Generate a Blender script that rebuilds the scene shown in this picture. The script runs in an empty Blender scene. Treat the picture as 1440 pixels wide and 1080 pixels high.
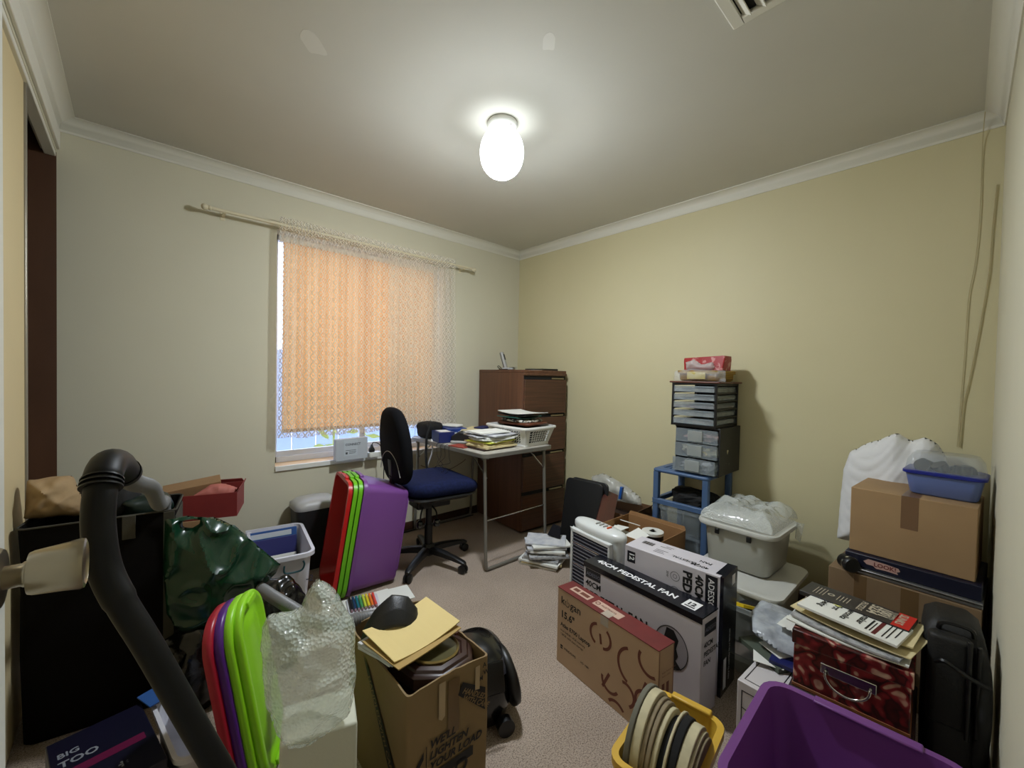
import bpy, bmesh, math, random
from mathutils import Vector, Matrix, noise, Euler
PI = math.pi
R = math.radians
random.seed(7)
scene = bpy.context.scene
col = scene.collection

# ------------------------------------------------------------------ camera
cam_d = bpy.data.cameras.new('camera'); cam = bpy.data.objects.new('camera', cam_d); col.objects.link(cam)
CAM = Vector((-2.7344, -2.9157, 1.2288)); YAW, PIT, ROL, F = 0.83009, -0.020353, 0.0207867, 581.4
fw = Vector((math.cos(YAW)*math.cos(PIT), math.sin(YAW)*math.cos(PIT), math.sin(PIT)))
rt = Vector((math.sin(YAW), -math.cos(YAW), 0)); up = rt.cross(fw)
r2 = rt*math.cos(ROL) + up*math.sin(ROL); u2 = -rt*math.sin(ROL) + up*math.cos(ROL)
cam.matrix_world = Matrix(((r2.x, u2.x, -fw.x, CAM.x), (r2.y, u2.y, -fw.y, CAM.y), (r2.z, u2.z, -fw.z, CAM.z), (0, 0, 0, 1)))
cam_d.sensor_width = 36.0; cam_d.sensor_fit = 'HORIZONTAL'; cam_d.lens = F/1440*36.0; cam_d.clip_start = 0.02
scene.camera = cam

# ------------------------------------------------------------------ world, exposure
w = bpy.data.worlds.new('overcast_sky'); scene.world = w; w.use_nodes = True
wb = w.node_tree.nodes['Background']; wb.inputs[0].default_value = (0.60, 0.72, 1.0, 1); wb.inputs[1].default_value = 1.15
scene.view_settings.view_transform = 'Standard'; scene.view_settings.look = 'None'
scene.view_settings.gamma = 1.0; scene.view_settings.use_curve_mapping = False
scene.view_settings.exposure = 2.2
LAMP_STRENGTH = 108.0
LAMP_COLOR = (0.91, 0.985, 1.06)

# ------------------------------------------------------------------ materials
def lin(c):
    if isinstance(c, str):
        c = tuple(int(c[i:i+2], 16)/255 for i in (0, 2, 4))
    return tuple((x/12.92 if x <= .04045 else ((x+.055)/1.055)**2.4) for x in c[:3])
MC = {}
def mat(name, c, rough=.6, metal=0., alpha=1., c2=None, nscale=8., bump=0., bscale=60., spec=.5, trans=0., coat=0., stretch=None, emit=None, estr=0., btype='noise', lo=.35, hi=.65, subs=0.):
    if name in MC: return MC[name]
    m = bpy.data.materials.new(name); m.use_nodes = True; nt = m.node_tree; n = nt.nodes; L = nt.links
    b = n['Principled BSDF']; col3 = lin(c)
    b.inputs['Base Color'].default_value = (*col3, 1); b.inputs['Roughness'].default_value = rough
    b.inputs['Metallic'].default_value = metal; b.inputs['Alpha'].default_value = alpha
    b.inputs['Specular IOR Level'].default_value = spec; b.inputs['Transmission Weight'].default_value = trans
    b.inputs['Coat Weight'].default_value = coat
    if subs: b.inputs['Subsurface Weight'].default_value = subs; b.inputs['Subsurface Radius'].default_value = (.02, .02, .02)
    if emit: b.inputs['Emission Color'].default_value = (*emit, 1); b.inputs['Emission Strength'].default_value = estr
    tc = n.new('ShaderNodeTexCoord'); mp = n.new('ShaderNodeMapping'); L.new(tc.outputs['Object'], mp.inputs[0])
    if stretch: mp.inputs['Scale'].default_value = stretch
    if c2:
        t = n.new('ShaderNodeTexNoise'); t.inputs['Scale'].default_value = nscale; t.inputs['Detail'].default_value = 5
        L.new(mp.outputs[0], t.inputs[0]); r = n.new('ShaderNodeValToRGB')
        r.color_ramp.elements[0].position = lo; r.color_ramp.elements[1].position = hi
        r.color_ramp.elements[0].color = (*col3, 1); r.color_ramp.elements[1].color = (*lin(c2), 1)
        L.new(t.outputs['Fac'], r.inputs[0]); L.new(r.outputs[0], b.inputs['Base Color'])
    if bump:
        if btype == 'voronoi':
            t = n.new('ShaderNodeTexVoronoi'); t.inputs['Scale'].default_value = bscale; o = t.outputs['Distance']
        else:
            t = n.new('ShaderNodeTexNoise'); t.inputs['Scale'].default_value = bscale; t.inputs['Detail'].default_value = 4; o = t.outputs['Fac']
        L.new(mp.outputs[0], t.inputs[0]); bp = n.new('ShaderNodeBump'); bp.inputs['Strength'].default_value = bump; bp.inputs['Distance'].default_value = .004
        L.new(o, bp.inputs['Height']); L.new(bp.outputs[0], b.inputs['Normal'])
    MC[name] = m; return m

# ------------------------------------------------------------------ mesh builder
def rrect(hw, hd, r, n=4, cx=0, cy=0):
    p = []
    r = min(r, hw*.98, hd*.98)
    for k, (sx, sy) in enumerate(((1, 1), (-1, 1), (-1, -1), (1, -1))):
        for i in range(n+1):
            a = PI/2*k + PI/2*i/n
            p.append((cx+sx*(hw-r)+r*math.cos(a), cy+sy*(hd-r)+r*math.sin(a)))
    return p
class MB:
    def __init__(s): s.v = []; s.f = []; s.uv = None
    def add(s, vs, fs, M=None):
        o = len(s.v)
        s.v += [(M @ Vector(v)) if M is not None else Vector(v) for v in vs]
        s.f += [tuple(i+o for i in f) for f in fs]; return s
    def box(s, c, d, M=None, rz=0.):
        x, y, z = d[0]/2, d[1]/2, d[2]/2
        T = Matrix.Translation(c) @ Matrix.Rotation(rz, 4, 'Z')
        if M is not None: T = M @ T
        vs = [(a*x, b*y, e*z) for e in (-1, 1) for b in (-1, 1) for a in (-1, 1)]
        return s.add(vs, [(0, 2, 3, 1), (4, 5, 7, 6), (0, 1, 5, 4), (2, 6, 7, 3), (0, 4, 6, 2), (1, 3, 7, 5)], T)
    def b2(s, lo, hi, M=None):
        return s.box([(lo[i]+hi[i])/2 for i in range(3)], [abs(hi[i]-lo[i]) for i in range(3)], M)
    def loft(s, loops, cap0=True, cap1=True, M=None, closed=True):
        n = len(loops[0]); vs = [p for l in loops for p in l]; fs = []
        for k in range(len(loops)-1):
            for i in range(n if closed else n-1):
                j = (i+1) % n; fs.append((k*n+i, k*n+j, (k+1)*n+j, (k+1)*n+i))
        if cap0: fs.append(tuple(range(n-1, -1, -1)))
        if cap1: fs.append(tuple((len(loops)-1)*n+i for i in range(n)))
        return s.add(vs, fs, M)
    def tube(s, pts, r, n=10, M=None, cap=True):
        pts = [Vector(p) for p in pts]; loops = []
        prev = None
        for i, p in enumerate(pts):
            t = (pts[min(i+1, len(pts)-1)] - pts[max(i-1, 0)]).normalized()
            if prev is None:
                a = Vector((0, 0, 1)) if abs(t.z) < .9 else Vector((1, 0, 0)); u = t.cross(a).normalized()
            else: u = (prev - t*prev.dot(t)).normalized()
            prev = u; v = t.cross(u); rr = r[i] if isinstance(r, (list, tuple)) else r
            loops.append([p+(u*math.cos(2*PI*k/n)+v*math.sin(2*PI*k/n))*rr for k in range(n)])
        return s.loft(loops, cap, cap, M)
    def lathe(s, prof, n=24, M=None, cap=True):
        return s.loft([[(r*math.cos(2*PI*k/n), r*math.sin(2*PI*k/n), z) for k in range(n)] for r, z in prof], cap, cap, M)
    def prism(s, pts, z0, z1, M=None):
        return s.loft([[(x, y, z0) for x, y in pts], [(x, y, z1) for x, y in pts]], True, True, M)
    def rbox(s, c, d, r=.01, M=None, n=3):
        T = Matrix.Translation(c)
        if M is not None: T = M @ T
        e = min(r*.5, d[2]*.45)
        L = []
        for k in range(n+1):
            a = PI/2*k/n; L.append((e*(1-math.sin(a)), -d[2]/2+e*(1-math.cos(a))))
        for k in range(n, -1, -1):
            a = PI/2*k/n; L.append((e*(1-math.sin(a)), d[2]/2-e*(1-math.cos(a))))
        return s.loft([[(x, y, z) for x, y in rrect(d[0]/2-i, d[1]/2-i, max(r-i, .001))] for i, z in L], True, True, T)
    def grid(s, fn, nu, nv, M=None, uv=False, both=None):
        vs = [fn(i/nu, j/nv) for j in range(nv+1) for i in range(nu+1)]
        fs = [(j*(nu+1)+i, j*(nu+1)+i+1, (j+1)*(nu+1)+i+1, (j+1)*(nu+1)+i) for j in range(nv) for i in range(nu)]
        return s.add(vs, fs, M)
    def pillow(s, outline, thick, res=44, M=None, hole=None, nz=.5, nf=9., seed=0., pw=.5, rim=.002, flat=False):
        # a puffed body with the given outline (2-D, in its own plane), front and back
        xs = [p[0] for p in outline]; ys = [p[1] for p in outline]; x0, x1, y0, y1 = min(xs), max(xs), min(ys), max(ys)
        def segd(p):
            best = (1e9, None)
            for poly in ([outline] + ([hole] if hole else [])):
                for k in range(len(poly)):
                    a = Vector(poly[k]); b = Vector(poly[(k+1) % len(poly)]); ab = b-a
                    t = max(0, min(1, (p-a).dot(ab)/max(ab.length_squared, 1e-12))); q = a+ab*t; d = (p-q).length
                    if d < best[0]: best = (d, q)
            return best
        def inside(p, poly):
            c = False; j = len(poly)-1
            for i in range(len(poly)):
                xi, yi = poly[i]; xj, yj = poly[j]
                if (yi > p.y) != (yj > p.y) and p.x < (xj-xi)*(p.y-yi)/(yj-yi)+xi: c = not c
                j = i
            return c
        st = max(x1-x0, y1-y0)/res; nx = int((x1-x0)/st)+2; ny = int((y1-y0)/st)+2
        D = {}
        for j in range(ny+1):
            for i in range(nx+1):
                p = Vector((x0+(i-.5)*st, y0+(j-.5)*st)); d, q = segd(p)
                ins = inside(p, outline) and not (hole and inside(p, hole))
                D[i, j] = (p, d if ins else -d, q)
        H = max(d for _, d, _ in D.values()); idx = {}; vs = []; fs = []
        def vert(i, j, side):
            p, d, q = D[i, j]
            if d < st*.35: p = q; d = 0; side = 0
            k = (i, j, side)
            if k in idx: return idx[k]
            t = thick*(min(1, d/H)**pw) if d > 0 else 0
            w_ = nz*(noise.noise(Vector((p.x*nf+seed, p.y*nf, side*3.1)))+.5*noise.noise(Vector((p.x*nf*2.3, p.y*nf*2.3+seed, side*7))))
            zz = (t*(1+w_) + rim)*side if side else 0
            if flat and side < 0: zz = -rim
            idx[k] = len(vs); vs.append((p.x, p.y, zz)); return idx[k]
        for j in range(ny):
            for i in range(nx):
                cs = [(i, j), (i+1, j), (i+1, j+1), (i, j+1)]
                if any(D[c][1] < -st*.72 for c in cs) or sum(D[c][1] > 0 for c in cs) < 2: continue
                for side in (1, -1):
                    q = [vert(*c, side) for c in cs]
                    q2 = []
                    for a in q:
                        if a not in q2: q2.append(a)
                    if len(q2) >= 3: fs.append(tuple(q2 if side > 0 else q2[::-1]))
        return s.add(vs, fs, M)
    def blob(s, c, d, nu=28, nv=18, e=.6, nz=.1, nf=6., seed=0., M=None):
        def f(u, v):
            a = 2*PI*u; b = PI*(v-.5); g = lambda t, p: math.copysign(abs(t)**p, t)
            p = Vector((g(math.cos(b), e)*g(math.cos(a), e), g(math.cos(b), e)*g(math.sin(a), e), g(math.sin(b), e)))
            q = Vector((p.x*d[0]/2, p.y*d[1]/2, p.z*d[2]/2))
            k = 1+nz*(noise.noise(q*nf+Vector((seed, 0, 0)))+.6*noise.noise(q*nf*2.7+Vector((0, seed, 0))))
            return tuple(q*k+Vector(c))
        return s.grid(f, nu, nv, M)
    def crumple(s, amp, f, seed=0.):
        for k, v in enumerate(s.v):
            n = Vector((noise.noise(v*f+Vector((seed, 0, 0))), noise.noise(v*f+Vector((0, seed+9, 0))), noise.noise(v*f+Vector((5, 0, seed)))))
            s.v[k] = v+n*amp
        return s
    def obj(s, name, m, parent=None, bevel=0., smooth=False, seg=2, M=None, sub=0):
        me = bpy.data.meshes.new(name); me.from_pydata([tuple(v) for v in s.v], [], s.f); me.validate()
        bm = bmesh.new(); bm.from_mesh(me)
        bmesh.ops.remove_doubles(bm, verts=bm.verts, dist=1e-6)
        bmesh.ops.recalc_face_normals(bm, faces=bm.faces); bm.to_mesh(me); bm.free()
        me.materials.append(m)
        if smooth:
            for p in me.polygons: p.use_smooth = True
        o = bpy.data.objects.new(name, me); col.objects.link(o)
        if parent: o.parent = parent
        if M is not None: o.matrix_local = M
        if bevel:
            b = o.modifiers.new('bevel', 'BEVEL'); b.width = bevel; b.segments = seg; b.limit_method = 'ANGLE'; b.angle_limit = R(40)
            if smooth is not None:
                for p in me.polygons: p.use_smooth = True
                try: me.set_sharp_from_angle(angle=R(35))
                except Exception: pass
        elif smooth:
            try: me.set_sharp_from_angle(angle=R(50))
            except Exception: pass
        if sub: q = o.modifiers.new('sub', 'SUBSURF'); q.levels = sub; q.render_levels = sub
        return o
def thing(name, label, cat, loc=(0, 0, 0), rz=0, group=None, rot=None):
    o = bpy.data.objects.new(name, None); col.objects.link(o); o.empty_display_size = .05
    o.location = loc; o.rotation_euler = rot if rot else (0, 0, rz); return tag(o, label, cat, group)
def tag(o, label, cat, group=None, kind=None):
    o['label'] = label; o['category'] = cat
    if group: o['group'] = group
    if kind: o['kind'] = kind
    return o
def struct(o, label=None):
    o['kind'] = 'structure'
    return o
def at(o, loc, rz=0, rot=None):
    o.location = loc; o.rotation_euler = rot if rot else (0, 0, rz); return o
def TR(x, y, z, rx=0, ry=0, rz=0):
    return Matrix.Translation((x, y, z)) @ Euler((rx, ry, rz)).to_matrix().to_4x4()
def frame(o, x, y):
    # local frame from origin, x direction, y direction
    X = Vector(x).normalized(); Z = X.cross(Vector(y)).normalized(); Y = Z.cross(X); o = Vector(o)
    return Matrix(((X.x, Y.x, Z.x, o.x), (X.y, Y.y, Z.y, o.y), (X.z, Y.z, Z.z, o.z), (0, 0, 0, 1)))
def smoothpath(pts, n=6):
    P_ = [Vector(p) for p in pts]; out = []
    for i in range(len(P_)-1):
        a = P_[max(i-1, 0)]; b = P_[i]; c = P_[i+1]; d = P_[min(i+2, len(P_)-1)]
        for k in range(n):
            t = k/n
            out.append(.5*((2*b)+(c-a)*t+(2*a-5*b+4*c-d)*t*t+(-a+3*b-3*c+d)*t**3))
    out.append(P_[-1]); return out
def lettering(name, m, parent, items, M, polys=(), h=.0006):
    # items: (text, x, y, size[, bold[, shear[, rot[, align]]]]) in the plane of M (x right, y up)
    mb = MB()
    for it in items:
        t, x, y, sz = it[:4]; bold = it[4] if len(it) > 4 else 0; sh = it[5] if len(it) > 5 else 0; ro = it[6] if len(it) > 6 else 0; wd = it[7] if len(it) > 7 else 1
        c = bpy.data.curves.new('txt', 'FONT'); c.body = t; c.size = sz; c.offset = bold*sz*.02; c.shear = sh; c.resolution_u = 2
        o = bpy.data.objects.new('txt', c); col.objects.link(o)
        bpy.context.view_layer.update()
        me = bpy.data.meshes.new_from_object(o.evaluated_get(bpy.context.evaluated_depsgraph_get()))
        T = M @ Matrix.Translation((x, y, h)) @ Matrix.Rotation(ro, 4, 'Z') @ Matrix.Diagonal((wd, 1, 1, 1))
        mb.add([v.co for v in me.vertices], [tuple(p.vertices) for p in me.polygons], T)
        bpy.data.objects.remove(o); bpy.data.curves.remove(c); bpy.data.meshes.remove(me)
    for pl in polys:
        mb.add([(x, y, h) for x, y in pl], [tuple(range(len(pl)))], M)
    return mb.obj(name, m, parent)
def ringpoly(cx, cy, r, w_, n=24, a0=0., a1=2*PI, sx=1.):
    out = []
    for k in range(n):
        a = a0+(a1-a0)*k/n; b = a0+(a1-a0)*(k+1)/n
        out.append([(cx+sx*r*math.cos(a), cy+r*math.sin(a)), (cx+sx*r*math.cos(b), cy+r*math.sin(b)), (cx+sx*(r-w_)*math.cos(b), cy+(r-w_)*math.sin(b)), (cx+sx*(r-w_)*math.cos(a), cy+(r-w_)*math.sin(a))])
    return out
def R4(x0, y0, x1, y1): return [(x0, y0), (x1, y0), (x1, y1), (x0, y1)]
def copytree(o, parent=None):
    c = o.copy(); col.objects.link(c); c.parent = parent
    if parent: c.matrix_parent_inverse = o.matrix_parent_inverse.copy()
    for ch in list(o.children): copytree(ch, c)
    return c
def tub_mb(W, D, H, taper=.03, r=.035, th=.004, rim=.014, riml=.018, M=None):
    mb = MB(); hw, hd = W/2-rim, D/2-rim
    def L(i, z, g=0): return [(x, y, z) for x, y in rrect(hw-i+g, hd-i+g, max(r-i*.5+g, .006), 5)]
    lo = [L(taper+.012, 0), L(taper, .01), L(.006, H-riml), L(0, H-riml, rim), L(0, H, rim), L(th, H), L(taper+th, .012+th), L(taper+th+.01, .004+th)]
    return mb.loft(lo, True, True, M)
# ------------------------------------------------------------------ room materials
RW, RD, RH, CV = 3.006, 3.004, 2.4, .064
m_ceil = mat('ceiling_paint', (.80, .79, .745), .85, c2=(.775, .765, .72), nscale=1.2, bump=.05, bscale=250)
m_wall = mat('wall_paint', (.81, .79, .70), .75, c2=(.795, .775, .685), nscale=1.5, bump=.08, bscale=180)
m_wallr = mat('wall_paint_yellow_light', (.81, .775, .625), .6, c2=(.795, .76, .605), nscale=1.5, bump=.08, bscale=180)  # same paint as the back wall, its yellower light put into the colour
m_corn = mat('cornice_paint', (.86, .85, .80), .7)
m_base = mat('dark_baseboard_wood', (.20, .12, .08), .45, c2=(.26, .16, .10), nscale=14, stretch=(1, 1, 6))
m_alu = mat('white_aluminium', (.85, .86, .88), .4)
m_sill = mat('pine_sill', (.80, .66, .48), .45, c2=(.72, .57, .40), nscale=6, stretch=(1, 14, 14))
m_white = mat('white_gloss_paint', (.86, .86, .83), .35)
m_black = mat('black_plastic', (.035, .035, .038), .42)
m_blackm = mat('black_matte', (.03, .03, .032), .8)
m_chrome = mat('brushed_steel', (.62, .58, .50), .28, metal=1.)
m_steel = mat('bright_chrome', (.8, .8, .8), .15, metal=1.)
m_paper = mat('white_paper', (.86, .86, .83), .8)
m_card = mat('brown_cardboard', (.60, .47, .33), .8, c2=(.56, .43, .295), nscale=5, bump=.05, bscale=90)
m_ink = mat('black_ink', (.03, .03, .035), .6)
m_winx = mat('white_ink', (.90, .90, .90), .5)

# carpet: fine flecked pile
def carpet():
    m = bpy.data.materials.new('flecked_carpet'); m.use_nodes = True; nt = m.node_tree; n = nt.nodes; L = nt.links; b = n['Principled BSDF']
    tc = n.new('ShaderNodeTexCoord')
    t1 = n.new('ShaderNodeTexNoise'); t1.inputs['Scale'].default_value = 210; t1.inputs['Detail'].default_value = 3
    t2 = n.new('ShaderNodeTexNoise'); t2.inputs['Scale'].default_value = 3.5; t2.inputs['Detail'].default_value = 4
    t3 = n.new('ShaderNodeTexVoronoi'); t3.inputs['Scale'].default_value = 330
    for t in (t1, t2, t3): L.new(tc.outputs['Object'], t.inputs[0])
    r1 = n.new('ShaderNodeValToRGB'); e = r1.color_ramp; e.elements[0].position = .30; e.elements[1].position = .56
    e.elements[0].color = (*lin((.45, .395, .345)), 1); e.elements[1].color = (*lin((.70, .635, .575)), 1)
    r2_ = n.new('ShaderNodeValToRGB'); r2_.color_ramp.elements[0].position = .3; r2_.color_ramp.elements[1].position = .7
    r2_.color_ramp.elements[0].color = (.82, .82, .82, 1); r2_.color_ramp.elements[1].color = (1, 1, 1, 1)
    mx = n.new('ShaderNodeMixRGB'); mx.blend_type = 'MULTIPLY'; mx.inputs[0].default_value = 1
    L.new(t1.outputs['Fac'], r1.inputs[0]); L.new(t2.outputs['Fac'], r2_.inputs[0]); L.new(r1.outputs[0], mx.inputs[1]); L.new(r2_.outputs[0], mx.inputs[2])
    L.new(mx.outputs[0], b.inputs['Base Color']); b.inputs['Roughness'].default_value = .95; b.inputs['Specular IOR Level'].default_value = .1
    bp = n.new('ShaderNodeBump'); bp.inputs['Strength'].default_value = .35; bp.inputs['Distance'].default_value = .004
    L.new(t3.outputs['Distance'], bp.inputs['Height']); L.new(bp.outputs[0], b.inputs['Normal'])
    return m
m_carpet = carpet()

# ------------------------------------------------------------------ shell
struct(MB().b2((-RW-.02, -RD-.02, -.06), (0.02, .02, 0)).obj('floor', m_carpet))
struct(MB().b2((-RW-.7, -RD-.1, RH), (.1, .22, RH+.08)).obj('ceiling', m_ceil))
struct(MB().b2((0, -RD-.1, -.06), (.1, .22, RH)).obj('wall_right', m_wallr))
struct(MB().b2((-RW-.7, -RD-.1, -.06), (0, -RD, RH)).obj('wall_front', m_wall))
WX0, WX1, WZ0, WZ1, WT = -2.078, -.86, .612, 2.115, .20
wb_ = MB()
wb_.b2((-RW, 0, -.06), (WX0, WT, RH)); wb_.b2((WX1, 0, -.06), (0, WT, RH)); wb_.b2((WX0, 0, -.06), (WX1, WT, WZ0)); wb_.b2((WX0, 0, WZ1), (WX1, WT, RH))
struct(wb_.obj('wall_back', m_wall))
m_cdoor = mat('closet_door_cream', (.84, .77, .60), .55, c2=(.82, .75, .585), nscale=2)
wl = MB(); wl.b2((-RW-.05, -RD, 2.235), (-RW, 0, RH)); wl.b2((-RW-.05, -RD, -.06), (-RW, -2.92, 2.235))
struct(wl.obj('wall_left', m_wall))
m_dwood = mat('dark_stained_panel', (.31, .20, .13), .5, c2=(.37, .245, .165), nscale=3, stretch=(2, 2, .5), bump=.05, bscale=30)
struct(MB().b2((-RW-.65, 0.0, -.06), (-RW, .03, RH)).obj('wall_closet_end', m_dwood))
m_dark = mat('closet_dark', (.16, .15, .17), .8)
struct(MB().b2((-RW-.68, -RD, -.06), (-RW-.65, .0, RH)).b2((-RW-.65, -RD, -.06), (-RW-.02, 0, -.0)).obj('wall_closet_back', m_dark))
# closet header track and sliding panel
struct(MB().b2((-RW, -RD, 2.25), (-RW+.012, -.001, RH-CV)).b2((-RW-.04, -RD, 2.215), (-RW-.002, -.001, 2.25)).obj('trim_5', m_corn, bevel=.003))
cd = bpy.data.objects.new('door_2', None); col.objects.link(cd); struct(cd)
cd.location = (-RW-.022, -2.05, 0)
MB().b2((-.012, -.87, .012), (.008, 1.372, 2.225)).obj('door_panel', m_cdoor, cd, bevel=.002)
MB().b2((-.016, 1.372, .012), (.014, 1.392, 2.225)).obj('edge_strip', mat('satin_aluminium', (.62, .60, .55), .35, metal=.6), cd, bevel=.003)
# shelf rail seen through the closet gap
struct(MB().b2((-RW-.45, -.35, 2.05), (-RW-.30, -.02, 2.07)).obj('trim_6', m_corn))
# cornices, mitred
def cornice(name, A, B, nrm, ea, eb):
    A = Vector(A); B = Vector(B); n_ = Vector(nrm); d = (B-A).normalized()
    prof = [(0, -CV-.002), (.006, -CV-.002), (.008, -CV+.004)]
    for k in range(7):
        a = PI/2*k/6; prof.append((CV-(CV-.010)*math.cos(a)-.0, -CV+.006+(CV-.012)*math.sin(a)*1.0))
    prof = [(0, -CV), (.005, -CV), (.009, -CV+.008)] + [(.010+(CV-.014)*(1-math.cos(PI/2*k/6)), -CV+.010+(CV-.016)*math.sin(PI/2*k/6)) for k in range(7)] + [(CV, -.006), (CV, 0), (0, 0)]
    l0 = [A+n_*p+d*(p*ea)+Vector((0, 0, RH+q)) for p, q in prof]; l1 = [B+n_*p-d*(p*eb)+Vector((0, 0, RH+q)) for p, q in prof]
    struct(MB().loft([l0, l1]).obj(name, m_corn, smooth=True))
cornice('trim_1', (-RW, 0, 0), (0, 0, 0), (0, -1, 0), 1, 1)
cornice('trim_2', (0, 0, 0), (0, -RD, 0), (-1, 0, 0), 1, 1)
cornice('trim_3', (0, -RD, 0), (-RW, -RD, 0), (0, 1, 0), 1, 1)
cornice('trim_4', (-RW, -RD, 0), (-RW, 0, 0), (1, 0, 0), 1, 1)
struct(MB().b2((-RW, -.014, 0), (0, 0, .066)).obj('baseboard_back', m_base, bevel=.003))
struct(MB().b2((-.014, -RD, 0), (0, -.014, .066)).obj('baseboard_right', m_base, bevel=.003))
struct(MB().b2((-1.9, -RD, 0), (-.014, -RD+.014, .066)).obj('baseboard_front', m_base, bevel=.003))

# ------------------------------------------------------------------ window
win = bpy.data.objects.new('window_1', None); col.objects.link(win); struct(win); win.location = (0, .12, 0)
f = MB(); t = .035
for a in ((WX0, WZ0, WX0+t, WZ1), (WX1-t, WZ0, WX1, WZ1), (WX0, WZ1-t, WX1, WZ1), (WX0, WZ0+.01, WX1, WZ0+.05)):
    f.b2((a[0], 0, a[1]), (a[2], .05, a[3]))
XM = (WX0+WX1)/2
f.b2((XM-.02, .005, WZ0+.05), (XM+.02, .045, WZ1-t))
f.b2((WX0+t, .012, WZ0+.05), (XM, .03, WZ0+.085)); f.b2((XM, .022, WZ0+.05), (WX1-t, .04, WZ0+.085))
f.obj('frame', m_alu, win, bevel=.002)
m_glass = mat('window_glass', (.9, .95, 1.), .02, alpha=.12)
for a, b, yy in ((WX0+t, XM-.02, .02), (XM+.02, WX1-t, .03)):
    MB().b2((a, yy, WZ0+.08), (b, yy+.004, WZ1-t)).obj('pane', m_glass, win)
MB().b2((WX0, -.121, WZ0-.012), (WX1, 0, WZ0+.012)).obj('sill', m_sill, win, bevel=.003)
MB().b2((WX0-.001, -.132, WZ0-.02), (WX1+.001, -.119, WZ0+.012)).obj('sill_edge', m_white, win, bevel=.003)
# outdoors: paving and a pale fence some metres off
struct(MB().b2((-6, .3, -.25), (3, 5, -.2)).obj('ground', mat('pale_paving', (.62, .63, .64), .8, c2=(.55, .56, .58), nscale=3)))
fe = MB()
for k in range(30): fe.b2((-6+k*.3, 3.0, -.2), (-6+k*.3+.285, 3.03, 1.5))
fe.b2((-6, 3.03, 1.35), (3, 3.08, 1.42))
tag(fe.obj('garden_fence', mat('blue_grey_fence', (.60, .66, .76), .7)), 'pale blue-grey paling fence outside the window', 'fence')
sh = MB(); rr_ = random.Random(3)
for k in range(70):
    c = Vector((-1.25+rr_.gauss(0, .16), 1.35+rr_.gauss(0, .1), .15+rr_.random()*.85)); a = rr_.random()*6.3; d = Vector((math.cos(a), math.sin(a)*.4, rr_.uniform(-.6, .8)))*.09; s_ = d.cross(Vector((0, 1, 0))).normalized()*.025
    sh.add([c-d, c+s_, c+d, c-s_], [(0, 1, 2, 3)])
sh.tube([(-1.25, 1.35, -.2), (-1.25, 1.35, .9)], .012, 6)
tag(sh.obj('garden_shrub', mat('yellow_green_leaf', (.62, .66, .25), .6)), 'small yellow-green shrub seen below the blind through the window', 'plant')

# roller blind
def translucent(name, c, tr=.5, alpha_nodes=None):
    m = bpy.data.materials.new(name); m.use_nodes = True; nt = m.node_tree; n = nt.nodes; L = nt.links
    for x in list(n): n.remove(x)
    o = n.new('ShaderNodeOutputMaterial'); d = n.new('ShaderNodeBsdfDiffuse'); t_ = n.new('ShaderNodeBsdfTranslucent'); mx = n.new('ShaderNodeMixShader')
    d.inputs[0].default_value = (*lin(c), 1); t_.inputs[0].default_value = (*lin(c), 1); mx.inputs[0].default_value = tr
    L.new(d.outputs[0], mx.inputs[1]); L.new(t_.outputs[0], mx.inputs[2]); L.new(mx.outputs[0], o.inputs[0])
    return m, n, L, o, mx, d, t_
m_blind, bn, bl, bo, bmx, bd, bt = translucent('tan_holland_blind', (.90, .66, .40), .55)
wv = bn.new('ShaderNodeTexWave'); tcb = bn.new('ShaderNodeTexCoord'); wv.inputs['Scale'].default_value = 2.2; wv.inputs['Distortion'].default_value = 3
bl.new(tcb.outputs['Object'], wv.inputs[0]); cr = bn.new('ShaderNodeValToRGB'); cr.color_ramp.elements[0].color = (*lin((.88, .62, .36)), 1); cr.color_ramp.elements[1].color = (*lin((.93, .70, .45)), 1)
bl.new(wv.outputs['Fac'], cr.inputs[0]); bl.new(cr.outputs[0], bd.inputs[0]); bl.new(cr.outputs[0], bt.inputs[0])
bld = thing('roller_blind', 'tan roller blind drawn down inside the window behind the lace', 'blind', (XM, .055, 2.09))
MB().tube([(-.575, 0, -.015), (.575, 0, -.015)], .018, 12).obj('roller', m_white, bld, smooth=True)
def bf(u, v):
    x = -.555+u*1.115; z = -.02-v*1.225
    return (x, .016+.012*math.sin(u*22)*v*.4+.006*math.sin(u*9+1), z)
MB().grid(bf, 60, 4).obj('blind_cloth', m_blind, bld, smooth=True)
MB().b2((-.555, .006, -1.265), (.56, .026, -1.243)).obj('bottom_rail', m_sill, bld, bevel=.004)

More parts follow.
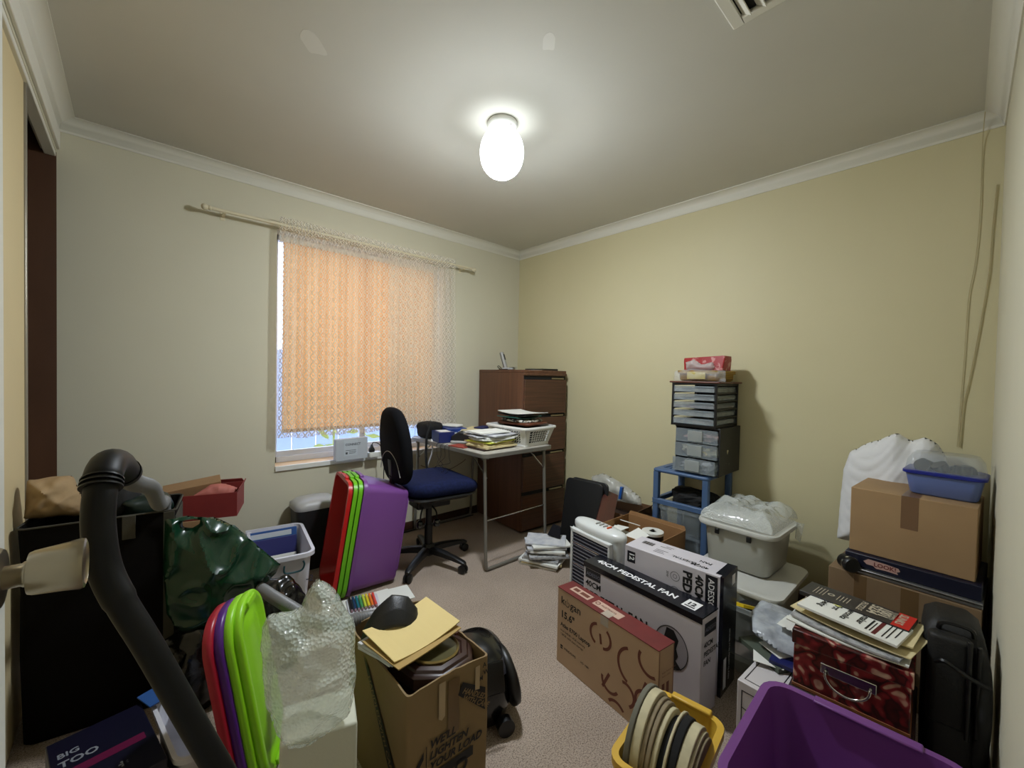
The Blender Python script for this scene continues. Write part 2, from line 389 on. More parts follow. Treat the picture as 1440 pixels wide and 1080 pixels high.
# lace curtain: gathered net with a diamond lattice
def lace(name='white_lace_net', base=.16, ln=.80, sc=1.):
    m = bpy.data.materials.new(name); m.use_nodes = True; nt = m.node_tree; n = nt.nodes; L = nt.links
    for x in list(n): n.remove(x)
    o = n.new('ShaderNodeOutputMaterial'); d = n.new('ShaderNodeBsdfDiffuse'); t_ = n.new('ShaderNodeBsdfTranslucent'); mx = n.new('ShaderNodeMixShader'); tr = n.new('ShaderNodeBsdfTransparent'); m2 = n.new('ShaderNodeMixShader')
    c = lin((.93, .91, .86)); d.inputs[0].default_value = (*c, 1); t_.inputs[0].default_value = (*c, 1); mx.inputs[0].default_value = .45
    L.new(d.outputs[0], mx.inputs[1]); L.new(t_.outputs[0], mx.inputs[2])
    uv = n.new('ShaderNodeUVMap'); sep = n.new('ShaderNodeSeparateXYZ'); L.new(uv.outputs[0], sep.inputs[0])
    def M_(op, a, b=None, c_=None):
        q = n.new('ShaderNodeMath'); q.operation = op
        for i, v in enumerate((a, b, c_)):
            if v is None: continue
            if isinstance(v, (int, float)): q.inputs[i].default_value = v
            else: L.new(v, q.inputs[i])
        return q.outputs[0]
    s = M_('MULTIPLY', sep.outputs[0], 26*sc); z = M_('MULTIPLY', sep.outputs[1], 17*sc)
    def lines(x, w_):
        fr = M_('FRACT', x); return M_('LESS_THAN', M_('ABSOLUTE', M_('SUBTRACT', fr, .5)), w_)
    a = lines(M_('ADD', s, z), .14); b = lines(M_('SUBTRACT', s, z), .14)
    # small rosette in each diamond
    p = M_('SUBTRACT', M_('FRACT', M_('ADD', s, z)), 0.0); q = M_('FRACT', M_('SUBTRACT', s, z))
    dot = M_('LESS_THAN', M_('ADD', M_('POWER', M_('SUBTRACT', M_('PINGPONG', p, .5), 0.0), 2), M_('POWER', M_('PINGPONG', q, .5), 2)), .03)
    hem = M_('GREATER_THAN', sep.outputs[1], 0.0)
    pat = M_('MINIMUM', M_('ADD', M_('ADD', a, b), dot), 1)
    al = M_('MULTIPLY_ADD', pat, ln-base, base)
    L.new(al, m2.inputs[0]); L.new(tr.outputs[0], m2.inputs[1]); L.new(mx.outputs[0], m2.inputs[2]); L.new(m2.outputs[0], o.inputs[0])
    return m
m_lace = lace(); m_lace2 = lace('lace_heading', .35, .85, 1.6)
def curtain_mesh(name, x0, x1, z0, z1, y0, m, par, amp=.022, nu=560, nv=26, flare=0., folds=30, seed=1.):
    vs = []; uvs = []; fs = []
    for j in range(nv+1):
        v = j/nv
        for i in range(nu+1):
            u = i/nu
            ph = u*folds*2*PI+1.7*noise.noise(Vector((u*6, v*.6, seed)))*2
            am = amp*(.35+.65*v)*(.6+.7*abs(noise.noise(Vector((u*9, 3, seed)))))
            y = y0+am*math.sin(ph)+.010*noise.noise(Vector((u*5, v*2, seed+4)))
            xx0 = x0-flare*v*.25; xx1 = x1+flare*v
            x = xx0+(xx1-xx0)*u+am*.35*math.cos(ph*1.0+.5)
            z = z0+(z1-z0)*v+(.006*math.sin(u*40)*v)
            vs.append((x, y, z)); uvs.append((u*(x1-x0)*1.9, z-z0))
    for j in range(nv):
        for i in range(nu): a = j*(nu+1)+i; fs.append((a, a+1, a+nu+2, a+nu+1))
    me = bpy.data.meshes.new(name); me.from_pydata(vs, [], fs); ul = me.uv_layers.new(name='UVMap')
    for lp in me.loops: ul.data[lp.index].uv = uvs[lp.vertex_index]
    me.materials.append(m)
    for p in me.polygons: p.use_smooth = True
    o = bpy.data.objects.new(name, me); col.objects.link(o); o.parent = par; return o
cur = thing('lace_curtain', 'gathered white lace curtain with diamond pattern hanging on the rod over the window', 'curtain', (-1.44, -.085, 2.12))
cx0, cx1 = -2.085+1.44, -.80+1.44
curtain_mesh('curtain_cloth', cx0, cx1, -.035, -1.31, .0, m_lace, cur, flare=.035)
curtain_mesh('curtain_cloth', cx0+.72, cx1-.01, -.035, -1.29, .022, m_lace, cur, flare=.02, folds=22, seed=8, nu=320)
curtain_mesh('heading_ruffle', cx0, cx1, .045, -.035, .0, m_lace2, cur, amp=.014, folds=70, nv=6, seed=5)
m_rod = mat('cream_rod', (.84, .80, .68), .4)
rod = thing('curtain_rod', 'cream curtain rod on brackets above the window', 'curtain rod', (0, -.085, 2.118))
MB().tube([(-2.42, 0, 0), (-.64, 0, .004)], .0095, 12).obj('pole', m_rod, rod, smooth=True)
for x, s in ((-2.42, -1), (-.64, 1)):
    MB().lathe([(.0095, 0), (.013, .004), (.013, .012), (.009, .016), (.016, .026), (.017, .036), (.010, .046), (.001, .048)], 14, TR(x, 0, 0, 0, s*PI/2)).obj('finial', m_rod, rod, smooth=True)
for x in (-2.36, -.70):
    MB().b2((x-.008, 0, -.012), (x+.008, .085, -.004)).b2((x-.012, .081, -.03), (x+.012, .085, .02)).obj('bracket', m_rod, rod, bevel=.002)

# ------------------------------------------------------------------ ceiling lamp
lp = thing('ceiling_light', 'glowing white opal glass globe ceiling light', 'ceiling light', (-1.475, -1.436, RH))
MB().lathe([(.001, 0), (.066, 0), (.070, -.006), (.070, -.016), (.064, -.026), (.054, -.034), (.050, -.040), (.001, -.040)], 40, cap=False).obj('fitting', m_white, lp, smooth=True)
m_globe = mat('lit_opal_glass', (1, 1, 1), .3, emit=LAMP_COLOR, estr=LAMP_STRENGTH)
# emission shaped weak towards the neck to spare the ceiling a hot spot
_n = m_globe.node_tree.nodes; _l = m_globe.node_tree.links; _t = _n.new('ShaderNodeTexCoord'); _s = _n.new('ShaderNodeSeparateXYZ'); _m = _n.new('ShaderNodeMapRange')
_l.new(_t.outputs['Object'], _s.inputs[0]); _l.new(_s.outputs[2], _m.inputs[0]); _m.interpolation_type = 'SMOOTHSTEP'; _m.inputs[1].default_value = -.250; _m.inputs[2].default_value = -.175; _m.inputs[3].default_value = LAMP_STRENGTH; _m.inputs[4].default_value = LAMP_STRENGTH*.0125
_l.new(_m.outputs[0], _n['Principled BSDF'].inputs['Emission Strength'])
pr = []
for k in range(25):
    a = PI*k/24; pr.append((max(.001, .102*math.sin(a)**.92), -.139+.116*math.cos(a)))
MB().lathe(pr[2:], 40).obj('globe', m_globe, lp, smooth=True)
for a in (.5, 2.6, 4.7): MB().tube([(.048*math.cos(a), .048*math.sin(a), -.033), (.062*math.cos(a), .062*math.sin(a), -.035)], .003, 8).obj('thumb_screw', m_steel, lp, smooth=True)

# ceiling air vent
vt = thing('ceiling_vent', 'square white ceiling air vent with angled louvres', 'air vent', (-1.27-.18, -2.365-.18, RH))
fm = MB(); a, b = .18, .145
for lo, hi in (((-a, -a), (a, -b)), ((-a, b), (a, a)), ((-a, -b), (-b, b)), ((b, -b), (a, b))): fm.b2((lo[0], lo[1], -.014), (hi[0], hi[1], 0))
fm.obj('frame', m_corn, vt, bevel=.005)
MB().b2((-b, -b, -.002), (b, b, 0)).obj('backing', m_blackm, vt)
for k in range(7):
    MB().box((0, 0, 0), (2*b, .034, .003), TR(0, -b+.02+k*.042, -.012, R(38))).obj('louvre', m_corn, vt)
# filler patches on the ceiling
m_patch = mat('filler_patch', (.84, .83, .79), .8)
for nm, x, y, sx, sy in (('ceiling_patch', -2.264, -1.308, .055, .042), ('ceiling_patch', -1.661, -1.897, .038, .028)):
    p = [(sx*math.cos(t_)*(1+.2*math.sin(3*t_+x)), sy*math.sin(t_)*(1+.25*math.cos(2*t_))) for t_ in [2*PI*k/18 for k in range(18)]]
    o = MB().prism(p, -.0004, .002).obj(nm, m_patch); at(o, (x, y, RH), .8); tag(o, 'irregular pale filler patch on the ceiling, ' + ('larger and fainter, to the left' if x < -2 else 'small and bright, in front of the lamp'), 'ceiling patch')

# cords down the right wall
m_cord = mat('pale_cord', (.70, .65, .49), .6)
def cord(name, pts, r, label, m=m_cord, cat='cord', n=8, group=None):
    o = MB().tube(smoothpath(pts, n), r, 7).obj(name, m, smooth=True); return tag(o, label, cat, group)
cord('electric_cord', [(-.066, -2.942, 2.392), (-.03, -2.94, 2.35), (-.007, -2.939, 2.27), (-.006, -2.94, 1.98), (-.006, -2.932, 1.766), (-.006, -2.917, 1.612), (-.006, -2.912, 1.36), (-.006, -2.907, 1.17), (-.006, -2.902, .95)], .0015, 'thin pale cord running from the ceiling corner down the right-hand wall')
cord('electric_cord', [(-.006, -2.985, 2.09), (-.006, -2.978, 1.909), (-.006, -2.974, 1.727), (-.006, -2.962, 1.575), (-.006, -2.948, 1.421), (-.006, -2.928, 1.234), (-.006, -2.916, 1.138), (-.006, -2.91, .95)], .0022, 'thicker pale cord hanging in the right-hand corner, nearest the corner')

# ------------------------------------------------------------------ entrance door (its edge) with lever knob
d1 = bpy.data.objects.new('door_1', None); col.objects.link(d1); struct(d1); d1.location = (-2.89, -2.99, 0); d1.rotation_euler = (0, 0, R(90-1.95))
MB().b2((0, -.0175, .01), (.82, .0175, 2.04)).obj('door_leaf', m_white, d1, bevel=.002)
for s in (-1,):
    kb = MB().lathe([(.001, 0), (.033, 0), (.033, .004), (.030, .009), (.012, .010), (.012, .024), (.0135, .026), (.0135, .028), (.022, .030), (.0235, .034), (.0265, .062), (.0285, .074), (.0275, .078), (.024, .0795), (.022, .077), (.001, .075)], 40, cap=False).obj('door_knob', m_chrome, d1, smooth=True)
    kb.matrix_local = TR(.765, -.0175, 1.0, R(90)) @ Matrix.Diagonal((1, 1, .90, 1))
# ------------------------------------------------------------------ filing cabinet
m_fc = mat('walnut_veneer', (.335, .215, .15), .42, c2=(.40, .26, .18), nscale=4, stretch=(9, 9, .35), bump=.03, bscale=40)
m_fd = mat('walnut_drawer_front', (.345, .22, .15), .42, c2=(.27, .17, .115), nscale=5, stretch=(.6, 3, 16))
fc = thing('filing_cabinet', 'tall walnut veneer four-drawer filing cabinet in the corner', 'filing cabinet', (-.268, -.335, 0), R(-3.67))
w2, d2, H = .232, .300, 1.276
MB().b2((-w2, -d2, .012), (w2, d2, H-.022)).obj('body', m_fc, fc, bevel=.002)
MB().b2((-w2-.002, -d2-.006, H-.022), (w2+.004, d2, H)).obj('top', m_fc, fc, bevel=.003)
for k in range(4):
    z0 = .022+k*.302
    dr = MB().b2((-w2+.004, -d2-.018, z0), (w2-.004, -d2, z0+.272)).obj('drawer', m_fd, fc, bevel=.003)
    MB().b2((-w2+.006, -d2-.004, z0+.272), (w2-.006, -d2+.002, z0+.300)).obj('finger_recess', m_blackm, dr)
    MB().b2((w2-.17, -d2-.014, z0+.277), (w2-.03, -d2-.006, z0+.290)).obj('pull', m_chrome, dr, bevel=.002)
MB().b2((-w2, -d2-.018, 1.235), (w2, -d2, H-.022)).obj('fascia', m_fc, fc, bevel=.002)

# cordless phone on the cabinet
m_pgrey = mat('silver_grey_plastic', (.66, .66, .65), .4)
ph = thing('cordless_phone', 'silver and black cordless phone standing in its cradle on the filing cabinet', 'phone', (-.36, -.27, 1.276), R(-60))
MB().rbox((0, 0, .010), (.10, .095, .020), .02).obj('cradle', m_pgrey, ph, smooth=True)
MB().rbox((.035, 0, .0215), (.045, .05, .003), .008).obj('keypad_plate', m_black, ph)
hs = MB().rbox((0, 0, .075), (.026, .044, .15), .011, TR(-.02, 0, .008, 0, R(-17))).obj('handset', m_pgrey, ph, smooth=True)
MB().rbox((0.0135, 0, .105), (.002, .034, .050), .0009, TR(-.02, 0, .008, 0, R(-17))).obj('screen', m_black, hs)
MB().rbox((-.0135, 0, .075), (.003, .040, .145), .0012, TR(-.02, 0, .008, 0, R(-17))).obj('back_shell', m_black, hs)
cord('phone_cable', [(-.40, -.30, 1.282), (-.43, -.33, 1.281), (-.445, -.27, 1.281), (-.43, -.21, 1.30), (-.40, -.19, 1.31), (-.40, -.23, 1.283), (-.44, -.24, 1.281), (-.42, -.31, 1.280)], .003, 'coiled black cable beside the phone on the filing cabinet', m_black, 'cable')
bk = MB().b2((-.085, -.12, 0), (.085, .12, .016)).obj('black_router', m_black, bevel=.003); at(bk, (-.13, -.44, 1.276), R(-5)); bk.name = 'flat_black_case'
tag(bk, 'flat black case lying at the right front edge of the filing cabinet top', 'case')
pp = MB().box((0, 0, .0015), (.15, .10, .003)).obj('paper_sheet', m_paper); at(pp, (-.28, -.50, 1.276), .2); tag(pp, 'white sheet of paper at the front edge of the filing cabinet top', 'paper')
# ================================================================== desk corner
# folding table
m_tub_st = mat('grey_painted_steel', (.52, .51, .48), .35, metal=.5)
m_ttop = mat('mottled_grey_laminate', (.60, .58, .54), .5, c2=(.70, .68, .64), nscale=30)
tb = thing('folding_table', 'grey topped folding table with tubular steel legs', 'table', (-.842, -.492, 0), R(0))
TW, TL, TZ = .62, .92, .74
MB().rbox((0, 0, TZ-.012), (TW, TL, .022), .045).obj('table_top', m_ttop, tb, smooth=True)
e = MB(); 
e.loft([[(x, y, TZ-.024) for x, y in rrect(TW/2+.001, TL/2+.001, .047, 6)], [(x, y, TZ-.024) for x, y in rrect(TW/2+.006, TL/2+.006, .05, 6)], [(x, y, TZ-.001) for x, y in rrect(TW/2+.006, TL/2+.006, .05, 6)], [(x, y, TZ+.001) for x, y in rrect(TW/2-.002, TL/2-.002, .045, 6)]], False, False)
e.obj('metal_edge', m_tub_st, tb, smooth=True)
for sy in (-1, 1):
    yy = sy*(TL/2-.03)
    for sx in (-1, 1):
        x1 = sx*(TW/2-.04)
        lg = MB().tube(smoothpath([(x1, yy-sy*.02, TZ-.03), (x1, yy, .30), (x1, yy+sy*.012, .05), (x1-sx*.018, yy+sy*.014, .014)], 5), .011, 10).obj('leg', m_tub_st, tb, smooth=True)
        MB().tube([(x1-sx*.03, yy-sy*.02, TZ-.035), (x1+sx*.018, yy-sy*.02, TZ-.035)], .009, 8).obj('pivot', m_tub_st, lg, smooth=True)
        MB().tube([(x1-sx*.02, yy-sy*.19, TZ-.028), (x1-sx*.012, yy-sy*.008, .58)], .0045, 6).obj('fold_brace', m_steel, tb)
    MB().tube([(-TW/2+.058, yy+sy*.014, .013), (TW/2-.058, yy+sy*.014, .013)], .011, 10).obj('foot_bar', m_tub_st, tb, smooth=True)
    MB().tube([(-TW/2+.04, yy, .315), (TW/2-.04, yy, .315)], .004, 8).obj('cross_rod', m_steel, tb, smooth=True)
TT = TZ+.0005

def pile(name, cx, cy, z, n, w_, d_, label, cols, grp, rz=0, jit=.02, th=(.003, .008), seed=1, curl=.0, cat='paper', jr=.12, mk=None, sizes=None):
    rn = random.Random(seed); zz = z; out = []
    for k in range(n):
        t_ = rn.uniform(*th); sw = w_*rn.uniform(.82, 1.0); sd = d_*rn.uniform(.82, 1.0); c = rn.choice(cols)
        a = rn.uniform(-1, 1)*curl; b = rn.uniform(0, 6)
        m_ = MB()
        def f(u, v): x = (u-.5)*sw; y = (v-.5)*sd; return x, y, a*((u-.5)**2*4)*.5+a*.3*math.sin(v*3+b)
        nu = 6
        top = [[(*f(u/nu, v/nu)[:2], max(0, f(u/nu, v/nu)[2])) for u in range(nu+1)] for v in range(nu+1)]
        vs = [p for r_ in top for p in r_] + [(p[0], p[1], p[2]+t_) for r_ in top for p in r_]; N = (nu+1)**2; fs = []
        for j in range(nu):
            for i in range(nu):
                q = j*(nu+1)+i; qs = (q, q+1, q+nu+2, q+nu+1); fs.append(qs[::-1]); fs.append(tuple(x+N for x in qs))
        for i in range(nu):
            for q, r_ in ((i, i+1), (nu*(nu+1)+i+1, nu*(nu+1)+i), ((i+1)*(nu+1), i*(nu+1)), (i*(nu+1)+nu, (i+1)*(nu+1)+nu)): fs.append((q, r_, r_+N, q+N))
        m_.add(vs, fs)
        o = m_.obj(name, c); at(o, (cx+rn.uniform(-1, 1)*jit, cy+rn.uniform(-1, 1)*jit, zz), rz+rn.uniform(-1, 1)*jr)
        pos = 'topmost' if k == n-1 else ('bottom' if k == 0 else None)
        tag(o, label if pos is None else pos+' of the '+label.replace('one of the ', ''), cat, grp if pos is None else None)
        if pos is not None and not grp: pass
        o['group'] = grp
        zz += t_+abs(a)*.25+.0004; out.append(o)
    return zz, out
m_p2 = mat('grey_white_paper', (.70, .71, .74), .8, c2=(.80, .80, .80), nscale=20); m_p3 = mat('cream_folder', (.82, .76, .58), .75); m_p4 = mat('newsprint', (.66, .66, .66), .85, c2=(.48, .49, .50), nscale=45, lo=.45, hi=.60)
m_p5 = mat('dark_brown_folder', (.20, .13, .11), .6); m_p6 = mat('yellow_green_folder', (.78, .80, .30), .7); m_red2 = mat('dull_red_card', (.55, .22, .17), .7)
# papers on the table (stack nearest the chair side)
pile('paper', -.93, -.76, TT, 1, .30, .24, 'dark folders under the papers on the folding table', [m_p5], 'folders under the table papers', rz=.1, seed=3, th=(.008, .010))
o = bpy.data.objects['paper']; tag(o, 'dark brown folder at the very bottom of the paper stack on the table', 'folder'); o.name = 'paper_folder'; 
if 'group' in o: del o['group']
zt, _ = pile('paper', -.925, -.74, TT+.0105, 3, .29, .22, 'one of the cream papers low in the stack on the folding table', [m_p3, m_paper], 'papers low in the table stack', rz=.12, seed=5, th=(.008, .012))
o = MB().box((0, 0, .003), (.27, .21, .006)).obj('green_folder', m_p6, bevel=.001); at(o, (-.93, -.745, zt), .16); o.name = 'paper_folder'; tag(o, 'yellow-green folder in the middle of the paper stack on the table', 'folder'); zt += .0065
zt, _ = pile('paper', -.925, -.74, zt, 7, .27, .21, 'one of the loose papers heaped on top of the table stack', [m_paper, m_p2, m_p2, m_paper], 'loose papers heaped on the table', rz=.1, seed=9, th=(.004, .009), curl=.012, jit=.03, jr=.3)
zt2, _ = pile('paper', -.80, -.42, TT, 9, .25, .20, 'one of the papers in the stack further back on the table beside the basket', [m_paper, m_p2, m_p3], 'papers in the rear table stack', rz=.5, seed=12, th=(.006, .010), curl=.006)
o = MB().box((0, 0, .006), (.12, .09, .012)).obj('blue_notebook', mat('dark_blue_cover', (.10, .14, .33), .5), bevel=.002); at(o, (-.76, -.44, zt2), .3); tag(o, 'dark blue notebook on top of the rear paper stack beside the basket', 'notebook')
o = MB().box((0, 0, .003), (.10, .14, .006)).obj('red_card', m_red2); at(o, (-1.095, -.62, TT), .2); tag(o, 'dull red card lying on the table edge by the papers', 'card')

# laundry basket with a real lattice
m_wpl = mat('white_basket_plastic', (.86, .86, .84), .35)
bs = thing('laundry_basket', 'white plastic laundry basket with slanted slots, full of trays and folders', 'basket', (-.645, -.735, TT), R(3))
BW, BD, BH, TP = .30, .38, .135, .035
def side(bm_, L0, L1, base, xd, nrm, cols_, rows_):
    # lattice panel: L0/L1 half-length bottom/top, xd along, nrm outward
    base = Vector(base); xd = Vector(xd); nrm = Vector(nrm)
    def P_(u, v, o=0): hl = L0+(L1-L0)*v; return base+xd*((2*u-1)*hl)+nrm*(TP*v+o)+Vector((0, 0, .008+v*(BH-.022)))
    th = .003
    def bar(pts):
        f_ = [P_(*p) for p in pts]; b_ = [P_(*p, -th) for p in pts]; n_ = len(pts)
        bm_.add(f_+b_, [tuple(range(n_)), tuple(range(2*n_-1, n_-1, -1))]+[(i, (i+1) % n_, (i+1) % n_+n_, i+n_) for i in range(n_)])
    bar([(0, 0), (1, 0), (1, .14), (0, .14)]); bar([(0, .86), (1, .86), (1, 1), (0, 1)]); bar([(0, .14), (.14, .14), (.14, .86), (0, .86)]); bar([(.86, .14), (1, .14), (1, .86), (.86, .86)])
    for k in range(cols_+1):
        u = .14+.72*k/cols_; s_ = .45/cols_
        if k in (0, cols_): continue
        for r_ in range(rows_):
            v0 = .14+.72*r_/rows_; v1 = v0+.72/rows_
            bar([(u-.014, v0), (u+.014, v0), (u+.014+s_*.9, v1), (u-.014+s_*.9, v1)])
    for r_ in range(1, rows_): v = .14+.72*r_/rows_; bar([(.14, v-.018), (.86, v-.018), (.86, v+.018), (.14, v+.018)])
lat = MB()
side(lat, BW/2-.03, BW/2, (0, -BD/2+.03, 0), (1, 0, 0), (0, -1, 0), 8, 5); side(lat, BW/2-.03, BW/2, (0, BD/2-.03, 0), (-1, 0, 0), (0, 1, 0), 8, 5)
side(lat, BD/2-.03, BD/2, (-BW/2+.03, 0, 0), (0, -1, 0), (-1, 0, 0), 11, 5); side(lat, BD/2-.03, BD/2, (BW/2-.03, 0, 0), (0, 1, 0), (1, 0, 0), 11, 5)
lat.b2((-BW/2+.028, -BD/2+.028, 0), (BW/2-.028, BD/2-.028, .01)).obj('lattice_body', m_wpl, bs)
o = MB().b2((-.105, -.145, .012), (.105, .145, .125)).obj('dark_insert', m_blackm, bevel=.01); at(o, (-.645, -.735, TT), R(3)); tag(o, 'dark added linen seen through the slots of the laundry basket', 'insert')  # made-up dark block standing in for the shade inside the basket
rm = MB(); a = .008
rm.loft([[(x, y, z) for x, y in rrect(BW/2+i, BD/2+i, .03, 5)] for i, z in ((.002, BH-.016), (.018, BH-.016), (.020, BH-.006), (.016, BH), (.004, BH), (.002, BH-.016))], False, False)
rm.obj('rim', m_wpl, bs, smooth=True)
m_brn = mat('brown_tray_wood', (.36, .19, .12), .4)
o = MB().rbox((0, 0, .011), (.235, .31, .022), .03).obj('brown_tray', m_brn, smooth=True); at(o, (-.635, -.74, TT+.137), R(6)); tag(o, 'brown oval tray resting across the top of the laundry basket', 'tray')
o = MB().rbox((0, 0, .008), (.21, .27, .018), .05).obj('patterned_tin', mat('black_white_pattern', (.85, .84, .80), .5, c2=(.10, .08, .08), nscale=38, lo=.50, hi=.53), smooth=True); at(o, (-.64, -.74, TT+.160), R(0)); tag(o, 'white tin with dark pattern on the brown tray in the basket', 'tin')
def sheetpad(nm, c, sz, th_, loc, rz, label, cat, bend=.02):
    m_ = MB(); nu = 10
    def f(u, v): return ((u-.5)*sz[0], (v-.5)*sz[1], bend*(2*u-1)**2)
    lo = [f(i/nu, 0) for i in range(nu+1)]; 
    m_.loft([[ (f(i/nu, v)[0], f(i/nu, v)[1], f(i/nu, v)[2]+h) for v, h in ((0, 0), (1, 0), (1, th_), (0, th_))] for i in range(nu+1)])
    o = m_.obj(nm, c); at(o, loc, rz); return tag(o, label, cat)
m_teal = mat('teal_folder', (.12, .33, .30), .5)
sheetpad('document_folder', m_teal, (.27, .20), .006, (-.645, -.72, TT+.180), .1, 'teal folder, lowest of the folders on top of the laundry basket', 'folder', .012)
sheetpad('document_folder', m_black, (.29, .21), .006, (-.64, -.735, TT+.199), R(92), 'black folder between the teal and the white ones on the basket', 'folder', .010)
sheetpad('document_folder', m_paper, (.31, .22), .004, (-.64, -.745, TT+.216), R(86), 'white folder, topmost on the laundry basket', 'folder', .010)
# tray leaning behind the basket
o = MB().rbox((0, 0, .05), (.14, .008, .10), .01).obj('grey_desk_tray', m_pgrey, smooth=True); at(o, (-.66, -.44, TT+.012), 0, (R(-8), 0, .5)); tag(o, 'grey plastic panel standing behind the basket', 'panel')

# hole punch (grey and black)
hp = thing('hole_punch', 'grey and black hole punch on the table between blue box and papers', 'hole punch', (-1.0, -.50, TT), R(-50))
MB().rbox((0, 0, .010), (.15, .10, .018), .015).obj('base', m_pgrey, hp, smooth=True)
MB().prism([(-.075, 0), (.06, 0), (.07, .02), (.05, .05), (-.01, .065), (-.07, .03)], -.04, .04, TR(0, 0, .020, R(90))).obj('lever', mat('dark_grey_plastic', (.12, .12, .13), .4), hp, bevel=.008)

# blue boxes and camera bag
m_bluebox = mat('deep_blue_carton', (.10, .19, .45), .45, c2=(.14, .26, .55), nscale=9)
m_greyblue = mat('light_label', (.75, .78, .80), .6)
def carton(name, dims, c, loc, rz, label, cat, labels=()):
    t_ = thing(name, label, cat, loc, rz); MB().b2((-dims[0]/2, -dims[1]/2, 0), (dims[0]/2, dims[1]/2, dims[2])).obj('carton', c, t_, bevel=.002); return t_
b1 = carton('blue_carton', (.15, .24, .085), m_bluebox, (-.93, -.27, TT), R(-14), 'larger deep blue carton on the table between camera bag and hole punch', 'box')
lettering('printed_label', m_greyblue, b1, [('OFFICE', -.06, .05, .0)] if 0 else [], frame((-.075, -.12, 0), (1, 0, 0), (0, 0, 1)), [R4(.02, .05, .07, .06), R4(.08, .045, .13, .065)])
o = MB().rbox((0, 0, .009), (.10, .15, .018), .02).obj('white_pouch', m_paper, smooth=True); at(o, (-.92, -.26, TT+.0865), .4); tag(o, 'crumpled white pouch lying on top of the larger blue carton', 'pouch')
b2_ = carton('blue_carton', (.12, .15, .075), mat('blue_tin', (.08, .13, .36), .4), (-1.075, -.37, TT), R(-12), 'small dark blue carton beside the black camera bag at the table edge', 'box')
lettering('printed_label', m_winx, b2_, [], frame((-.06, -.075, .0755), (1, 0, 0), (0, 1, 0)), [R4(.02, .02, .10, .13)])
cb = thing('camera_bag', 'black camera bag with a strap hanging over the table end by the chair', 'bag', (-1.06, -.17, TT), R(8))
MB().blob((0, 0, .062), (.17, .17, .125), e=.55, nz=.12, nf=14).obj('bag_body', mat('black_nylon', (.035, .03, .035), .75, bump=.3, bscale=120), cb, smooth=True)
MB().tube(smoothpath([(-.05, -.05, .12), (-.08, -.09, .10), (-.115, -.10, .02), (-.118, -.10, -.12), (-.112, -.115, -.24), (-.10, -.12, -.30)], 6), .009, 6).obj('strap', m_blackm, cb, smooth=True)
MB().tube(smoothpath([(-.095, -.13, .01), (-.108, -.155, -.01), (-.105, -.15, -.08), (-.104, -.10, -.19), (-.104, -.09, -.28)], 6), .006, 6).obj('grey_strap', m_winx, cb, smooth=True)
# tangle of thin cables hanging below the table edge
rn = random.Random(4)
for k in range(4):
    x = -1.165; y = -.44-.05*k
    pts = [(x+.02, y, TT+.006), (x-.005, y, TT-.004), (x-.006, y-.005, TT-.07)] + [(x-.01-rn.uniform(0, .03), y+rn.uniform(-.05, .05), TT-.10-.028*j) for j in range(5)]
    cord('thin_cable', pts, .0016, 'thin black cable dangling in a tangle from the table edge over the chair seat', m_black, 'cable', 8, 'cables dangling from the table edge')

# ------------------------------------------------------------------ office chair (faces the table, +x)
m_fab = mat('dark_navy_fabric', (.10, .13, .27), .9, c2=(.075, .10, .21), nscale=60, bump=.25, bscale=300, spec=.15)
m_fabk = mat('black_chair_fabric', (.05, .052, .065), .9, bump=.25, bscale=300, spec=.15)
ch = thing('office_chair', 'dark office swivel chair with navy seat and black backrest on castors', 'office chair', (-1.315, -.585, 0), R(-6))
seat = MB()
def seatloop(i, z): return [(x+.03-(.0 if x > 0 else -.01), y*(1-.10*max(0, -x/.24)), z-(.022*max(0, (x-.10)/.14)**2)+.012*(abs(y)/.24)**2) for x, y in rrect(.235-i, .24-i, .10-i*.5, 8)]
seat.loft([seatloop(.05, .435), seatloop(.015, .445), seatloop(0, .47), seatloop(.0, .495), seatloop(.014, .515), seatloop(.05, .528), seatloop(.11, .530), seatloop(.19, .528)])
seat.obj('seat', m_fab, ch, smooth=True, M=TR(0, 0, .035))
sp = MB().loft([[(x+.03, y, z) for x, y in rrect(.228-i, .233-i, .10, 8)] for i, z in ((.09, .405), (.03, .415), (.0, .437), (.004, .447))]); sp.obj('seat_shell', m_black, ch, smooth=True, M=TR(0, 0, .035))
# backrest: tall rounded pad, slightly curved
bk_ = MB()
def backloop(y_off, s):
    L_ = []
    for k in range(40):
        a = 2*PI*k/40; cy_, cz_ = math.cos(a), math.sin(a)
        hw = .205*(1 if cz_ < 0 else 1-.22*cz_)
        y = math.copysign(abs(cy_)**.62, cy_)*hw*s; z = math.copysign(abs(cz_)**.70, cz_)*.235*s
        zz = z+.785
        x = -.205 - (zz-.55)*.13 + .32*y*y*1.6 + .05*((zz-.68)/.2)**2*.18 + y_off
        L_.append((x, y, zz))
    return L_
bk_.loft([backloop(-.052, .80), backloop(-.046, .93), backloop(-.030, .99), backloop(-.008, 1.0), backloop(.010, .96), backloop(.018, .85), backloop(.016, .5)])
bp_ = bk_.obj('backrest', m_fabk, ch, smooth=True)
MB().tube(smoothpath([(-.262, .165, .62), (-.268, .12, .70), (-.272, .04, .745), (-.272, -.04, .745), (-.268, -.12, .70), (-.262, -.165, .62)], 6), .0022, 5).obj('seam_piping', m_pgrey, bp_, smooth=True)
MB().loft([[(x+dx, y, z) for x, y in rrect(.008, .028, .006)] for dx, z in ((.0, .41), (-.10, .41), (-.215, .425), (-.245, .46), (-.250, .55), (-.262, .68))]).obj('back_bar', m_black, ch, smooth=True, M=TR(0, 0, .02))
MB().b2((-.11, -.075, .375), (.12, .075, .442)).obj('mechanism', m_black, ch, bevel=.01)
